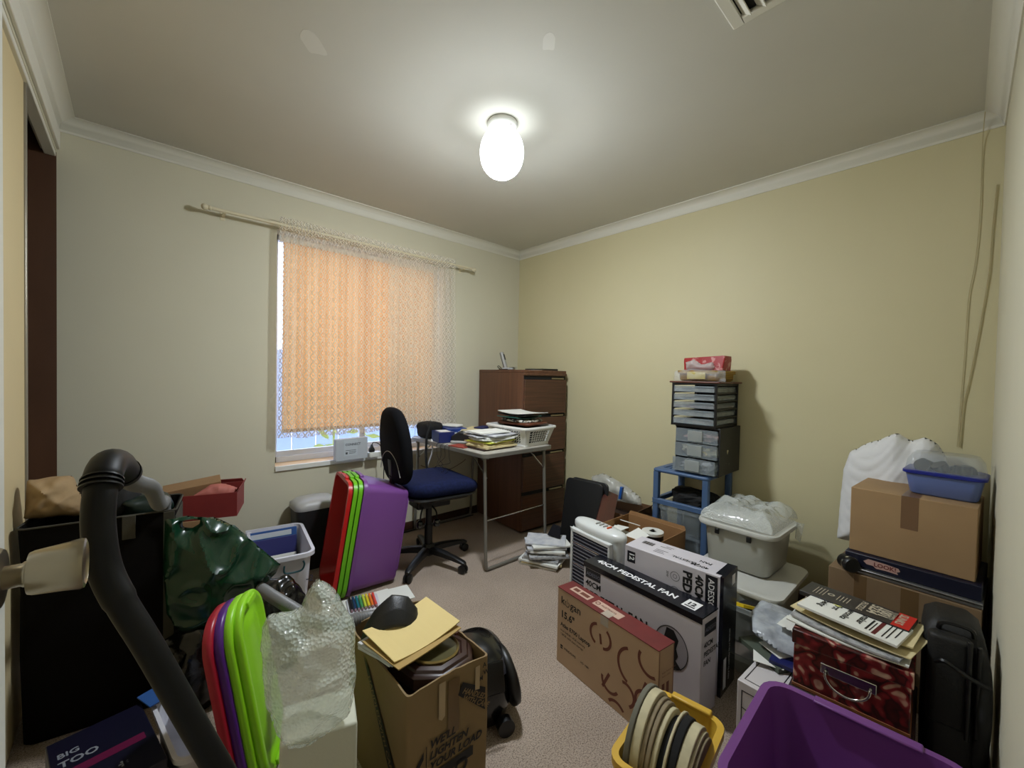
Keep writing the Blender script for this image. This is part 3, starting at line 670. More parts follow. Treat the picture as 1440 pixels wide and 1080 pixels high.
for x, y in ((-.12, -.135), (-.02, -.16)):
    lv = MB().tube(smoothpath([(x*.6, -.07, .39), (x*.9, y*.9, .375), (x, y, .33)], 5), .005, 8).obj('lever', m_black, ch, smooth=True)
    MB().lathe([(.001, 0), (.017, .004), (.022, .018), (.020, .036), (.010, .046), (.001, .047)], 16, TR(x, y, .288)).obj('knob', mat('black_gloss', (.03, .03, .03), .12, coat=.5), lv, smooth=True)
MB().tube([(0, 0, .10), (0, 0, .25)], .026, 18).obj('gas_lift_cover', m_black, ch, smooth=True)
MB().tube([(0, 0, .24), (0, 0, .385)], .020, 18).obj('gas_lift', m_black, ch, smooth=True)
MB().lathe([(.001, .055), (.038, .055), (.045, .075), (.042, .11), (.030, .125), (.001, .125)], 24).obj('hub', m_black, ch, smooth=True)
for k in range(5):
    a = 2*PI*k/5+R(-67); M_ = Matrix.Rotation(a, 4, 'Z')
    lg = MB().loft([[(x, y, z+zz) for y, z in ((-wd, -h_), (wd, -h_), (wd*1.0, h_*.6), (wd*.6, h_), (-wd*.6, h_), (-wd, h_*.6))] for x, zz, wd, h_ in ((.03, .09, .026, .020), (.12, .088, .022, .018), (.22, .078, .018, .014), (.285, .068, .016, .010), (.30, .062, .013, .008))], M=M_).obj('base_arm', m_black, ch, smooth=True)
    cs = MB()
    for s in (-1, 1): cs.lathe([(.001, -.009), (.021, -.009), (.0265, -.005), (.0265, .005), (.021, .009), (.001, .009)], 20, M_ @ TR(.285, 0, .0265) @ Matrix.Rotation(PI/2, 4, 'X') @ TR(0, 0, s*.013))
    cs.add([M_ @ Vector((.285+x, y, z)) for x, y, z in [(-.012, -.004, .02), (.012, -.004, .02), (.012, .004, .02), (-.012, .004, .02), (-.012, -.004, .064), (.012, -.004, .064), (.012, .004, .064), (-.012, .004, .064)]], [(0, 1, 2, 3), (4, 5, 6, 7), (0, 1, 5, 4), (1, 2, 6, 5), (2, 3, 7, 6), (3, 0, 4, 7)])
    cs.obj('castor', m_black, lg, smooth=True)

# ------------------------------------------------------------------ window sill items
nb = thing('boxed_router', 'white and grey flat box with a label standing on the window sill', 'box', (-1.622, -.055, WZ0+.012), R(3))
MB().b2((-.112, -.02, 0), (.112, .02, .148)).obj('carton', mat('pale_grey_carton', (.72, .74, .76), .5), nb, bevel=.002)
lettering('printed_label', m_greyblue, nb, [], frame((-.112, -.02, 0), (1, 0, 0), (0, 0, 1)), [R4(.055, .03, .15, .14)], h=.0005)
lettering('printed_text', mat('grey_ink', (.25, .26, .28), .6), nb, [('CONNECT', .064, .10, .022, 1.2)], frame((-.112, -.02, 0), (1, 0, 0), (0, 0, 1)), [R4(.065, .066, .14, .069), R4(.090, .055, .14, .058), R4(.090, .045, .135, .048), R4(.066, .042, .08, .056)], h=.0012)
bpy.data.objects['printed_text'].location = (0, 0, 0)
sk = thing('power_board', 'white power board with a black plug on the window sill', 'power board', (-1.455, -.06, WZ0+.012), R(2))
MB().rbox((.0, 0, .018), (.09, .05, .036), .008).obj('socket_block', m_white, sk, smooth=True)
pg = MB().loft([[(x-.02, y, z) for x, y in rrect(w_, w_*.9, .005)] for w_, z in ((.017, .037), (.018, .055), (.010, .075), (.006, .090))]).obj('plug', m_black, sk, smooth=True)
MB().tube(smoothpath([(-.02, 0, .085), (-.01, -.01, .105), (.02, -.04, .09), (.035, -.065, .03), (.038, -.075, -.03), (.040, -.068, -.16), (.05, -.055, -.30), (.06, -.03, -.42), (.055, -.04, -.52), (.05, -.035, -.615)], 8), .0032, 7).obj('power_cable', m_black, sk, smooth=True)
cord('floor_cable', [(-.62, -.03, .50), (-.66, -.02, .47), (-.80, -.02, .43), (-.98, -.02, .47), (-1.05, -.02, .50)], .0025, 'thin dark cable along the back wall below the table', m_dwood, 'cable')
cord('floor_cable', [(-.55, -.06, .008), (-.9, -.05, .008), (-1.25, -.045, .008), (-1.5, -.05, .008)], .005, 'thick dark cable on the carpet along the back baseboard', m_black, 'cable')
# ================================================================== right side of the room
def cartonbox(name, cx, cy, yaw, w_, d_, h, c, label, z=0, cat='box', bevel=.0025, top=None, end=None):
    t_ = thing(name, label, cat, (cx, cy, z), R(yaw))
    MB().b2((-w_/2, -d_/2, 0), (w_/2, d_/2, h)).obj('carton', c, t_, bevel=bevel)
    Ff = frame((-w_/2, -d_/2, 0), (1, 0, 0), (0, 0, 1)); Fe = frame((w_/2, -d_/2, 0), (0, 1, 0), (0, 0, 1)); Ft = frame((-w_/2, -d_/2, h), (1, 0, 0), (0, 1, 0))
    return t_, Ff, Fe, Ft
m_navyink = mat('navy_ink', (.045, .05, .085), .35)
# ---- laptop carton
m_lap = mat('light_kraft_carton', (.71, .60, .48), .7, c2=(.68, .57, .455), nscale=4)
m_lapred = mat('maroon_carton_top', (.42, .12, .115), .55, c2=(.37, .10, .10), nscale=12)
m_lapink = mat('maroon_ink', (.40, .20, .14), .6)
t_, Ff, Fe, Ft = cartonbox('laptop_box', -1.368, -2.012, -97.3, .504, .088, .321, m_lap, 'flat kraft and maroon laptop carton standing on edge on the carpet')
MB().b2((-.2525, -.0445, .3195), (.2525, .0445, .3225)).obj('carton_top', m_lapred, t_)
lettering('printed_text', m_ink, t_, [('k', .022, .262, .044, .7, 0, 0, 1.05), ('gan', .078, .262, .044, .7, 0, 0, 1.05), ('15.6"', .022, .205, .040, 1.6), ('Atlas E700 Laptop', .022, .165, .0235, 1.3), ('Intel N4020 / 4GB memory', .022, .143, .013, .2), ('128GB solid state storage', .022, .127, .013, .2), ('WINDOWS', .045, .072, .014, .8), ('HD 1080', .145, .072, .012, .3)], Ff, ringpoly(.060, .272, .0135, .0032, 20, R(125), R(415)) + [R4(.059, .272, .0612, .292)] + [R4(.024, .068, .038, .074), R4(.024, .076, .038, .084)])
sw = []
for cx_, cy_, r_, a0, a1 in ((.235, .235, .045, 100, 250), (.258, .235, .045, -85, 60), (.40, .20, .07, 110, 250), (.455, .11, .045, 60, 230), (.30, .09, .045, 170, 330), (.37, .09, .045, -60, 110), (.33, -.01, .05, 40, 140), (.47, .26, .05, 150, 300)):
    sw += ringpoly(cx_, cy_, r_, .011, 18, R(a0), R(a1))
sw += [[(.246, .205), (.256, .208), (.250, .245), (.240, .243)], [(.258, .055), (.268, .050), (.300, .115), (.290, .12)], [(.435, .135), (.445, .13), (.462, .185), (.452, .187)]]
sw = [[(max(.003, min(.5, x)), max(.003, min(.318, y))) for x, y in p] for p in sw]
lettering('swirl_print', m_lapink, t_, [], Ff, sw, h=.0004)
lettering('top_labels', mat('faded_label', (.74, .62, .55), .6), t_, [], Ft, [R4(.045, .025, .150, .065), R4(.175, .025, .31, .065)], h=.0024)
lettering('top_label_print', m_lapink, t_, [('AUSTRALIA', .208, .040, .015)], Ft, [R4(.055, .035, .085, .055), R4(.095, .035, .14, .055)] + ringpoly(.190, .045, .011, .004, 16), h=.0030)
lettering('seal_tape', mat('clear_tape_glare', (.80, .76, .70), .2, alpha=.6), t_, [], Ft, [R4(.245, 0, .285, .04)], h=.0034)
lettering('seal_tape', mat('clear_tape_glare', (.8, .8, .8)), t_, [], Ff, [R4(.245, .285, .285, .321)], h=.0010)
lettering('end_print', m_lapink, t_, [('Kogan Australia Pty Ltd', .02, .235, .008, .2, 0, PI/2-1.57), ('Made in China', .02, .222, .008)], Fe, [R4(.02, .16, .035, .20), R4(.045, .16, .06, .20), R4(.003, .003, .006, .318), R4(.081, .003, .084, .318)])

# ---- pedestal fan cartons
m_fanw = mat('white_carton_lilac', (.78, .76, .78), .42, c2=(.74, .72, .745), nscale=3)
m_fank = mat('glossy_navy_black', (.05, .055, .085), .22, c2=(.07, .075, .11), nscale=14, bump=.05, bscale=20)
# front one
fw_, fd_, fh_ = .565, .115, .372
t_, Ff, Fe, Ft = cartonbox('fan_box', -1.150, -2.030, -94.7, fw_, fd_, fh_, m_fanw, 'white pedestal fan carton with glossy black top, behind the laptop carton')
MB().b2((-fw_/2-.001, -fd_/2-.001, fh_-.004), (fw_/2+.001, fd_/2+.001, fh_+.002)).b2((-fw_/2-.001, -fd_/2-.0012, fh_-.022), (fw_/2+.001, -fd_/2+.001, fh_-.002)).obj('carton_top', m_fank, t_)
Ft2 = frame((-fw_/2, -fd_/2, fh_+.002), (1, 0, 0), (0, 1, 0))
lettering('top_text', m_winx, t_, [('40CM PEDESTAL FAN', .040, .040, .042, 1.5)], Ft2, [R4(.47, .022, .525, .085)])
lettering('sticker_text', m_ink, t_, [('12', .478, .045, .034, 2.2)], Ft2, [R4(.478, .030, .518, .037)], h=.0012)
lettering('brand_block', m_navyink, t_, [], Ff, [R4(.012, .305, .100, .348)], h=.0005)
lettering('brand_text', mat('grey_ink2', (.45, .46, .52), .5), t_, [('ADESSO', .018, .318, .022, .4)], Ff, h=.0010)
lettering('front_text', m_ink, t_, [('40CM', .014, .270, .036, 1.5), ('PEDESTAL FAN', .012, .216, .050, 1.5)], Ff)
lettering('fan_picture_disc', mat('picture_grey', (.60, .58, .60), .5), t_, [], Ff, [[(.448+.07*math.cos(a), .205+.082*math.sin(a)) for a in [2*PI*k/36 for k in range(36)]]], h=.0005)
fp = [[(.448+x, .205+y) for x, y in pts] for pts in ([(-.03, .03), (-.02, .07), (.01, .07), (.03, .04), (.02, 0), (-.01, .0)], [(-.02, .01), (.02, .01), (.03, -.02), (.02, -.04), (.045, -.065), (.01, -.075), (-.03, -.06), (-.02, -.03), (-.04, -.01)])]
lettering('fan_picture', m_ink, t_, [], Ff, fp + ringpoly(.448, .205, .080, .003, 36, sx=.86), h=.0010)
lettering('end_block', m_navyink, t_, [], Fe, [R4(.02, .298, .105, .345)], h=.0005)
lettering('end_brand_text', mat('grey_ink2', (.45, .46, .52)), t_, [('ADESSO', .024, .312, .022, .4)], Fe, h=.0010)
lettering('end_text', m_ink, t_, [('40CM', .018, .255, .026, 1.6), ('PEDESTAL', .018, .222, .026, 1.6), ('FAN', .018, .189, .026, 1.6)], Fe)
# rear one
fw_, fd_, fh_ = .425, .150, .467
t_, Ff, Fe, Ft = cartonbox('fan_box', -.992, -2.100, -88.6, fw_, fd_, fh_, m_fanw, 'taller white pedestal fan carton with black end panel, nearer the plastic tubs')
MB().b2((fw_/2-.012, -fd_/2-.001, 0), (fw_/2+.0015, fd_/2+.001, fh_+.0015)).b2((fw_/2-.036, -fd_/2+.02, fh_-.002), (fw_/2, fd_/2+.001, fh_+.0012)).obj('black_end_panel', m_fank, t_)
lettering('code_block', m_navyink, t_, [], Ff, [R4(.012, .395, .052, .445)], h=.0005)
lettering('code_text', m_winx, t_, [('12', .024, .440, .034, 1.6, 0, -PI/2)], Ff, h=.0010)
lettering('front_text', m_ink, t_, [('PEDESTAL', .270, .445, .050, 2.2, 0, -PI/2), ('40CM', .320, .445, .042, 2.0, 0, -PI/2)], Ff)
lettering('brand_block', m_navyink, t_, [], Ff, [R4(.358, .30, .404, .46)], h=.0005)
lettering('brand_text', m_winx, t_, [('ADESSO', .370, .448, .032, .6, 0, -PI/2)], Ff, h=.0010)
ic = []
for k in range(3): ic += ringpoly(.235, .405-.062*k, .020, .0018, 20) + ringpoly(.235, .405-.062*k, .009, .0016, 10)
lettering('icon_print', m_ink, t_, [('35W', .198, .418, .013, .6, 0, -PI/2), ('3SPD', .198, .355, .012, .6, 0, -PI/2)], Ff, ic)
bars = [R4(.04+.0045*k, .075, .042+.0045*k+(.001 if k % 3 else 0), .11) for k in range(12)]
lettering('top_print', m_ink, t_, [('40CM', .355, .045, .028, 1.2, 0, PI), ('PEDESTAL', .315, .055, .026, 1.2, 0, PI), ('FAN', .35, .095, .026, 1.2, 0, PI)], frame((-fw_/2, -fd_/2, fh_), (1, 0, 0), (0, 1, 0)), bars + [R4(.12, .03, .17, .034), R4(.12, .045, .16, .049), R4(.12, .06, .175, .064), R4(.12, .1, .17, .104), R4(.14, .115, .175, .119)])
lettering('end_text', m_winx, t_, [('MODEL FT40 PEDESTAL FAN', .075, .24, .016, .6, 0, -PI/2)], frame((fw_/2+.0015, -fd_/2, 0), (0, 1, 0), (0, 0, 1)), [R4(.09, .41, .125, .45), R4(.02, .02, .05, .14)])

# ---- radiant heater
m_heat = mat('heater_white_plastic', (.80, .81, .80), .3)
ht = thing('heater', 'white upright electric heater with reflective grille', 'heater', (-.965, -1.672, 0), R(-99))
hw_, hd_, hh = .165, .055, .462
def oval(i, z, dz=0):
    return [(max(-1, min(1, math.copysign(abs(math.cos(a))**.75, math.cos(a))))*(hw_-i), math.copysign(abs(math.sin(a))**.85, math.sin(a))*(hd_-i*.8), z+dz*math.cos(a)) for a in [2*PI*k/40 for k in range(40)]]
MB().loft([oval(.02, .0), oval(.004, .01), oval(0, .04), oval(0, hh-.03)]).obj('body', m_heat, ht, smooth=True)
MB().loft([oval(-.002, hh-.030), oval(-.004, hh-.022), oval(-.003, hh-.006), oval(.006, hh+.004), oval(.03, hh+.010), oval(.06, hh+.012)]).obj('top_cap', m_heat, ht, smooth=True)
MB().b2((-.135, -hd_-.006, .045), (.125, -hd_+.02, hh-.045)).obj('grille_recess', mat('polished_reflector', (.22, .23, .28), .22, metal=.8), ht)
fr = MB()
for a, b in (((-.145, .035), (.135, .050)), ((-.145, hh-.055), (.135, hh-.035)), ((-.145, .035), (-.130, hh-.035)), ((.120, .035), (.135, hh-.035))): fr.b2((a[0], -hd_-.014, a[1]), (b[0], -hd_+.01, b[1]))
fr.obj('grille_frame', m_heat, ht, bevel=.004)
for k in range(19):
    z = .062+k*.0185
    MB().b2((-.132, -hd_-.012, z), (.122, -hd_-.0075, z+.004)).obj('grille_bar', mat('dark_chrome', (.55, .56, .60), .3, metal=.7), ht)
for k in range(3): MB().tube([(-.125, -hd_-.0065, .13+.11*k), (.118, -hd_-.0065, .13+.11*k)], .0035, 8).obj('element', m_steel, ht, smooth=True)
for k in range(4): MB().rbox((-.012+k*.026, .0, hh+.015), (.007, .034, .008), .003, TR(0, 0, 0)).obj('switch', m_pgrey if k < 3 else mat('orange_neon', (.85, .35, .15), .4), ht, smooth=True)
for s in (-1, 1): MB().rbox((s*.10, 0, .006), (.05, .13, .012), .01).obj('foot', m_heat, ht, smooth=True)

# ---- open cardboard box with flaps
def openbox(name, cx, cy, yaw, w_, d_, h, c, label, flaps=(), th=.004, z=0, cat='cardboard box', floor_z=.01):
    t_ = thing(name, label, cat, (cx, cy, z), R(yaw)); m_ = MB()
    hw, hd = w_/2, d_/2
    O_ = [(-hw, -hd), (hw, -hd), (hw, hd), (-hw, hd)]; I_ = [(-hw+th, -hd+th), (hw-th, -hd+th), (hw-th, hd-th), (-hw+th, hd-th)]
    m_.loft([[(x, y, 0) for x, y in O_], [(x, y, h) for x, y in O_], [(x, y, h) for x, y in I_], [(x, y, floor_z) for x, y in I_]])
    m_.obj('carton', c, t_, bevel=.001)
    for side_, ang, ln in flaps:
        base, xd, nd, L_ = {'-y': ((-hw, -hd, h), (1, 0, 0), (0, -1, 0), w_), '+y': ((hw, hd, h), (-1, 0, 0), (0, 1, 0), w_), '-x': ((-hw, hd, h), (0, -1, 0), (-1, 0, 0), d_), '+x': ((hw, -hd, h), (0, 1, 0), (1, 0, 0), d_)}[side_]
        base = Vector(base); xd = Vector(xd); nd = Vector(nd); u_ = nd*math.cos(ang)+Vector((0, 0, 1))*math.sin(ang)
        p = [base, base+xd*L_, base+xd*(L_-.01)+u_*ln, base+xd*.01+u_*ln]; n_ = xd.cross(u_)*th
        MB().add(p+[q+n_ for q in p], [(0, 1, 2, 3), (7, 6, 5, 4), (0, 1, 5, 4), (1, 2, 6, 5), (2, 3, 7, 6), (3, 0, 4, 7)]).obj('flap', c, t_)
    return t_
m_card2 = mat('tan_cardboard', (.58, .43, .27), .8, c2=(.55, .40, .25), nscale=6)
openbox('cardboard_box', -.60, -1.690, -91.3, .37, .34, .375, m_card2, 'open tan cardboard box of discs and papers behind the heater', [('-x', R(-50), .15), ('+y', R(80), .02)])
# flap side box behind heater (left edge visible next to the magazines)
# contents: disc spindle and envelopes
cdd = thing('disc_spindle', 'spindle of white discs on a dark base in the tan box', 'disc spindle', (-.565, -1.75, .30), 0)
MB().lathe([(.001, 0), (.064, 0), (.064, .012), (.058, .014), (.058, .050), (.001, .050)], 36).obj('base', m_black, cdd, smooth=True)
MB().lathe([(.018, .052), (.0595, .052), (.0595, .066), (.018, .066)], 40, cap=False).obj('discs', m_white, cdd, smooth=True)
MB().lathe([(.001, .05), (.008, .05), (.008, .074), (.001, .076)], 16).obj('post', m_black, cdd, smooth=True)
MB().b2((-.15, -.16, .02), (.15, .16, .27)).obj('box_filling', m_card2); o = bpy.data.objects['box_filling']; at(o, (-.60, -1.69, 0), R(-91)); o.name = 'packed_folders'; tag(o, 'packed folders filling the tan cardboard box below the discs', 'folders')
for k, (x, y, rx, ry, rz, sx, sy) in enumerate(((-.70, -1.62, .35, -.2, .3, .14, .10), (-.66, -1.57, -.3, .25, 1.0, .15, .10), (-.70, -1.72, .15, -.35, -.4, .12, .09), (-.56, -1.60, .2, .3, .6, .14, .11))):
    o = MB().box((0, 0, 0), (sx, sy, .003)).obj('envelope', m_paper); at(o, (x, y, .335+.012*k), 0, (rx, ry, rz))
    tag(o, ['white envelope in the tan box, nearest the heater', 'white envelope at the back left of the tan box', 'small white envelope at the near edge of the tan box, beside the fan carton', 'white envelope behind the disc spindle in the tan box'][k], 'envelope')
# second box behind against the wall
openbox('cardboard_box', -.190, -1.25, -88, .40, .33, .325, mat('brown_cardboard_dark', (.42, .30, .20), .8), 'brown cardboard box against the wall behind the black folding panels', [('+x', R(35), .12)])
MB().b2((-.17, -.14, .02), (.17, .14, .25)).obj('clothing_pile', m_p5); o = bpy.data.objects['clothing_pile']; at(o, (-.190, -1.25, 0), R(-88)); o.name = 'packed_books'; tag(o, 'dark packed contents filling the brown box by the wall', 'books')
# wooden frame leaning out of it
m_mah = mat('mahogany_wood', (.24, .10, .08), .4, c2=(.30, .13, .10), nscale=4, stretch=(1, 12, 12))
o = MB().b2((-.19, -.05, -.012), (.19, .05, .012)).obj('wooden_panel', m_mah, bevel=.003); at(o, (-.47, -1.38, .385), 0, (R(20), R(-14), R(28))); tag(o, 'dark mahogany wooden panel lying across the box edge behind the heater', 'wooden panel')
# plastic bag with blue packet on it
m_film = mat('clear_plastic_film', (.88, .89, .90), .18, alpha=.22, bump=.6, bscale=25)
m_film2 = mat('milky_plastic_film', (.80, .80, .78), .25, alpha=.50, bump=.6, bscale=25)
pb = MB().pillow([(-.239, .058), (-.141, .096), (-.083, .084), (.055, .04), (.161, -.016), (.177, -.073), (-.023, -.084), (-.165, -.081), (-.225, -.038)], .06, 30, frame((-.13, -1.25, .415), (.05, -.99, 0), (0, 0, 1)), nz=.6, nf=14).obj('plastic_bag', m_film2, smooth=True)
tag(pb, 'crumpled clear plastic bag lying on the brown box against the wall', 'plastic bag')
o = MB().rbox((0, 0, 0), (.035, .02, .085), .006).obj('blue_packet', mat('bright_blue_card', (.10, .32, .62), .4), smooth=True); at(o, (-.22, -1.32, .425), 0, (.1, .1, .2)); tag(o, 'small bright blue packet standing in the clear plastic bag', 'packet')
# black panels: two rounded boards leaning together
for k in range(2):
    o = MB().rbox((0, 0, 0), (.30, .50, .016), .035).obj('black_board', mat('black_leatherette', (.030, .032, .035), .55, bump=.1, bscale=200), smooth=True)
    o.matrix_world = frame((-.455+k*.040, -1.155-k*.015, .262), (.09, -.99, .0), (.16, .02, .98))
    tag(o, ['black rounded board leaning in front, between the magazines and the brown box', 'black rounded board leaning behind, its rim showing at the top right'][k], 'board')
# magazines on the floor
zt, _ = pile('magazine', -.735, -1.075, 0.001, 5, .27, .21, 'one of the magazines low in the heap on the carpet', [m_p4, m_paper, m_p3], 'magazines low in the floor heap', rz=R(-60), seed=21, th=(.010, .014), curl=.008, jit=.012, jr=.2)
zt, _ = pile('magazine', -.725, -1.08, zt, 6, .27, .21, 'one of the newspapers heaped on top beside the table leg', [m_p4, m_paper, m_p2], 'newspapers on top of the floor heap', rz=R(-50), seed=27, th=(.009, .014), curl=.012, jit=.02, jr=.35)
o = MB().prism([(-.05, -.035), (.05, -.035), (.03, .04), (-.03, .045)], 0, .006).obj('navy_booklet', m_navyink); at(o, (-.63, -1.08, zt+.035), 0, (R(60), 0, R(-80))); tag(o, 'small navy booklet propped at the back of the floor heap of newspapers', 'booklet')

# ---- drawer tower
m_blu = mat('steel_blue_plastic', (.26, .36, .50), .45)
m_clr = mat('frosted_clear_plastic', (.62, .66, .68), .28, alpha=.30)
m_clr2 = mat('milky_clear_plastic', (.70, .72, .70), .35, alpha=.42)
tw = thing('drawer_trolley', 'steel blue plastic trolley frame with frosted drawer at the bottom of the tower', 'drawer unit', (-.200, -1.808, 0), R(-90))
W_, D_ = .335, .370
hw, hd = W_/2, D_/2
tp = MB().rbox((0, 0, .672), (W_, D_, .022), .02)
for k in range(9): tp.b2((-.13+k*.032, -.12, .683), (-.13+k*.032+.014, .12, .6865))
tp.obj('top_shelf', m_blu, tw, smooth=True)
for x in (-1, 1):
    for y in (-1, 1): MB().loft([[(x*(hw-.02)+a, y*(hd-.02)+b, z) for a, b in rrect(.017, .017, .006)] for z in (.0, .663)]).obj('post', m_blu, tw, smooth=True)
for zz in (.50, .20):
    s_ = MB()
    for a, b in (((-hw, -hd), (hw, -hd+.03)), ((-hw, hd-.03), (hw, hd)), ((-hw, -hd), (-hw+.03, hd)), ((hw-.03, -hd), (hw, hd))): s_.b2((a[0]+.002, a[1]+.002, zz-.028), (b[0]-.002, b[1]-.002, zz))
    s_.obj('shelf_frame', m_blu, tw, bevel=.004)
for zz in (.225, .02):
    dr = tub_mb(W_-.06, D_-.01, .24 if zz > .1 else .15, .012, .03, .003, .006, M=TR(0, -.006, zz)).obj('drawer', m_clr, tw, smooth=True)
MB().blob((0, 0, 0), (.22, .22, .10), nz=.3, nf=14, M=TR(.0, .0, .475)).obj('dark_cloth', m_blackm); o = bpy.data.objects['dark_cloth']; at(o, (-.20, -1.815, .03), 0); tag(o, 'black cables bundled inside the blue trolley opening', 'cables')
# three drawer unit
u3 = thing('drawer_unit', 'charcoal three-drawer unit with frosted divided drawers, middle of the tower', 'drawer unit', (-.190, -1.885, .6875), R(-89.5))
W_, D_, H_ = .255, .31, .268
sh_ = MB(); hw, hd = W_/2, D_/2
sh_.b2((-hw, -hd+.008, 0), (-hw+.004, hd, H_)); sh_.b2((hw-.006, -hd, 0), (hw, hd, H_)); sh_.b2((-hw, -hd, H_-.008), (hw, hd, H_)); sh_.b2((-hw, -hd, 0), (hw, hd, .005)); sh_.b2((-hw, hd-.005, 0), (hw, hd, H_))
sh_.obj('housing', mat('charcoal_plastic', (.125, .125, .125), .5), u3, bevel=.003)
m_fill = [mat('mixed_pink_contents', (.55, .42, .40), .7, c2=(.80, .66, .62), nscale=40), mat('mixed_yellow_contents', (.62, .58, .36), .7, c2=(.80, .78, .70), nscale=40), mat('mixed_grey_contents', (.35, .36, .36), .7, c2=(.72, .73, .74), nscale=40)]
for k in range(3):
    z0 = .010+k*.083; pull = (.030, .004, .0)[k]
    dr = MB(); y0 = -hd-.010-pull
    dr.b2((-hw+.008, y0, z0), (hw-.010, y0+.003, z0+.078)).b2((-hw+.008, y0, z0), (hw-.010, hd-.03, z0+.003))
    for a in (-hw+.008, hw-.013, -.045, .035): dr.b2((a, y0, z0), (a+.003, hd-.03, z0+.07))
    dr.obj('drawer', m_clr, u3, bevel=.001)
    MB().b2((-.045, y0-.010, z0+.008), (.038, y0, z0+.070)).obj('drawer_pull_panel', m_clr2, u3, bevel=.003)
    MB().blob((.01, -.03-pull, z0+.034), (.21, .235, .056), nz=.35, nf=22, seed=k).obj('drawer_contents', m_fill[2-k], u3, smooth=True)
# five drawer unit
u5 = thing('drawer_unit', 'black wire-sided five-drawer unit with clear drawers, top of the tower', 'drawer unit', (-.195, -1.865, .957), R(-89.5))
W_, D_, H_ = .258, .325, .250; hw, hd = W_/2, D_/2
hs_ = MB()
for x in (-hw, hw-.012):
    for y in (-hd, hd-.012): hs_.b2((x, y, 0), (x+.012, y+.012, H_))
hs_.b2((-hw, -hd, 0), (hw, hd, .010)).b2((-hw, -hd, H_-.008), (hw, hd, H_)); hs_.b2((-hw, hd-.004, 0), (hw, hd, H_))
for k in range(6):
    for x in (-hw, hw-.006): hs_.b2((x, -hd, .004+k*.0465), (x+.006, hd, .004+k*.0465+.008))
hs_.obj('frame', m_black, u5, bevel=.001)
rn = random.Random(2)
for k in range(5):
    z0 = .0135+k*.0465
    dr = MB(); dr.b2((-hw+.014, -hd-.004, z0), (hw-.014, -hd-.001, z0+.034)).b2((-hw+.014, -hd, z0), (hw-.014, hd-.01, z0+.002)).b2((-hw+.010, -hd, z0), (-hw+.012, hd-.01, z0+.030)).b2((hw-.012, -hd, z0), (hw-.010, hd-.01, z0+.030)).b2((.01, -hd-.008, z0+.026), (hw-.018, -hd-.003, z0+.034))
    dr.obj('drawer', m_clr, u5)
    MB().b2((-hw+.016, -hd+.005, z0+.0022), (hw-.016, hd-.015, z0+rn.uniform(.010, .022))).obj('drawer_contents', mat('drawer_papers_%d' % (k % 3), ((.42, .42, .40), (.70, .70, .66), (.52, .40, .40))[k % 3], .7, c2=((.70, .70, .68), (.45, .46, .44), (.70, .68, .66))[k % 3], nscale=18), u5)
o = MB().rbox((0, 0, .005), (.292, .345, .010), .008).obj('timber_board', m_brn, smooth=True); at(o, (-.19, -1.865, .957+H_+.0005), R(-90)); tag(o, 'thin brown board lying on top of the black drawer unit', 'board')
# woven basket with a tied film, tissue box on top
m_wov = mat('woven_straw', (.78, .62, .25), .7)
wt = m_wov.node_tree.nodes; wl_ = m_wov.node_tree.links; tx = wt.new('ShaderNodeTexBrick'); tcx = wt.new('ShaderNodeTexCoord'); mpx = wt.new('ShaderNodeMapping'); mpx.inputs['Rotation'].default_value = (R(90), 0, R(35))
tx.inputs['Scale'].default_value = 55; tx.inputs['Color1'].default_value = (*lin((.80, .64, .26)), 1); tx.inputs['Color2'].default_value = (*lin((.72, .56, .20)), 1); tx.inputs['Mortar'].default_value = (*lin((.16, .08, .03)), 1); tx.inputs['Mortar Size'].default_value = .05
wl_.new(tcx.outputs['Object'], mpx.inputs[0]); wl_.new(mpx.outputs[0], tx.inputs[0]); wl_.new(tx.outputs[0], wt['Principled BSDF'].inputs['Base Color'])
wk = thing('straw_basket', 'flat woven straw basket with a clear film over it on top of the drawer tower', 'basket', (-.185, -1.865, .957+H_+.0115), R(-89))
tub_mb(.245, .28, .062, .008, .02, .006, .004).obj('woven_body', m_wov, wk, smooth=True)
MB().b2((-.055, -.146, .012), (.05, -.139, .052)).obj('name_plate', mat('pale_gold_card', (.72, .66, .38), .4), wk, bevel=.002)
MB().pillow([(-.145, .0), (-.14, .06), (-.05, .075), (.06, .07), (.15, .065), (.155, .0)], .03, 26, frame((0, -.125, -.002), (1, 0, 0), (0, 0, 1)), nz=.7, nf=20).obj('film_wrap', m_film, wk, smooth=True)
MB().b2((-.10, -.12, .008), (.10, .12, .052)).obj('basket_filling', m_p5, wk)
tsb = thing('tissue_box', 'crushed red and white tissue packet on top of the straw basket, highest on the tower', 'box', (-.175, -1.862, 1.284), R(-90))
c_ = MB().box((0, 0, .042), (.225, .12, .080)); 
tb_ = MB().grid(lambda u, v: (0, 0, 0), 1, 1)
m_tis = mat('red_white_tissue_carton', (.60, .12, .13), .45, c2=(.74, .50, .48), nscale=30, lo=.56, hi=.62)
MB().loft([[(x, y*(1-.2*z/.08)+.01*math.sin(x*30), z*(1+.12*math.sin(x*14+1))) for x, y in rrect(.115+.012*z/.08-.004*(z > .07), .065, .012, 4)] for z in (.0, .02, .04, .06, .080)]).obj('carton', m_tis, tsb, smooth=True)
MB().pillow([(-.095, .0), (-.10, .045), (-.05, .06), (.0, .03), (.06, .045), (.075, .01), (.05, -.005)], .018, 26, frame((0, -.068, .004), (1, 0, 0), (0, 0, 1)), nz=.6, nf=20).obj('torn_film', m_film2, tsb, smooth=True)

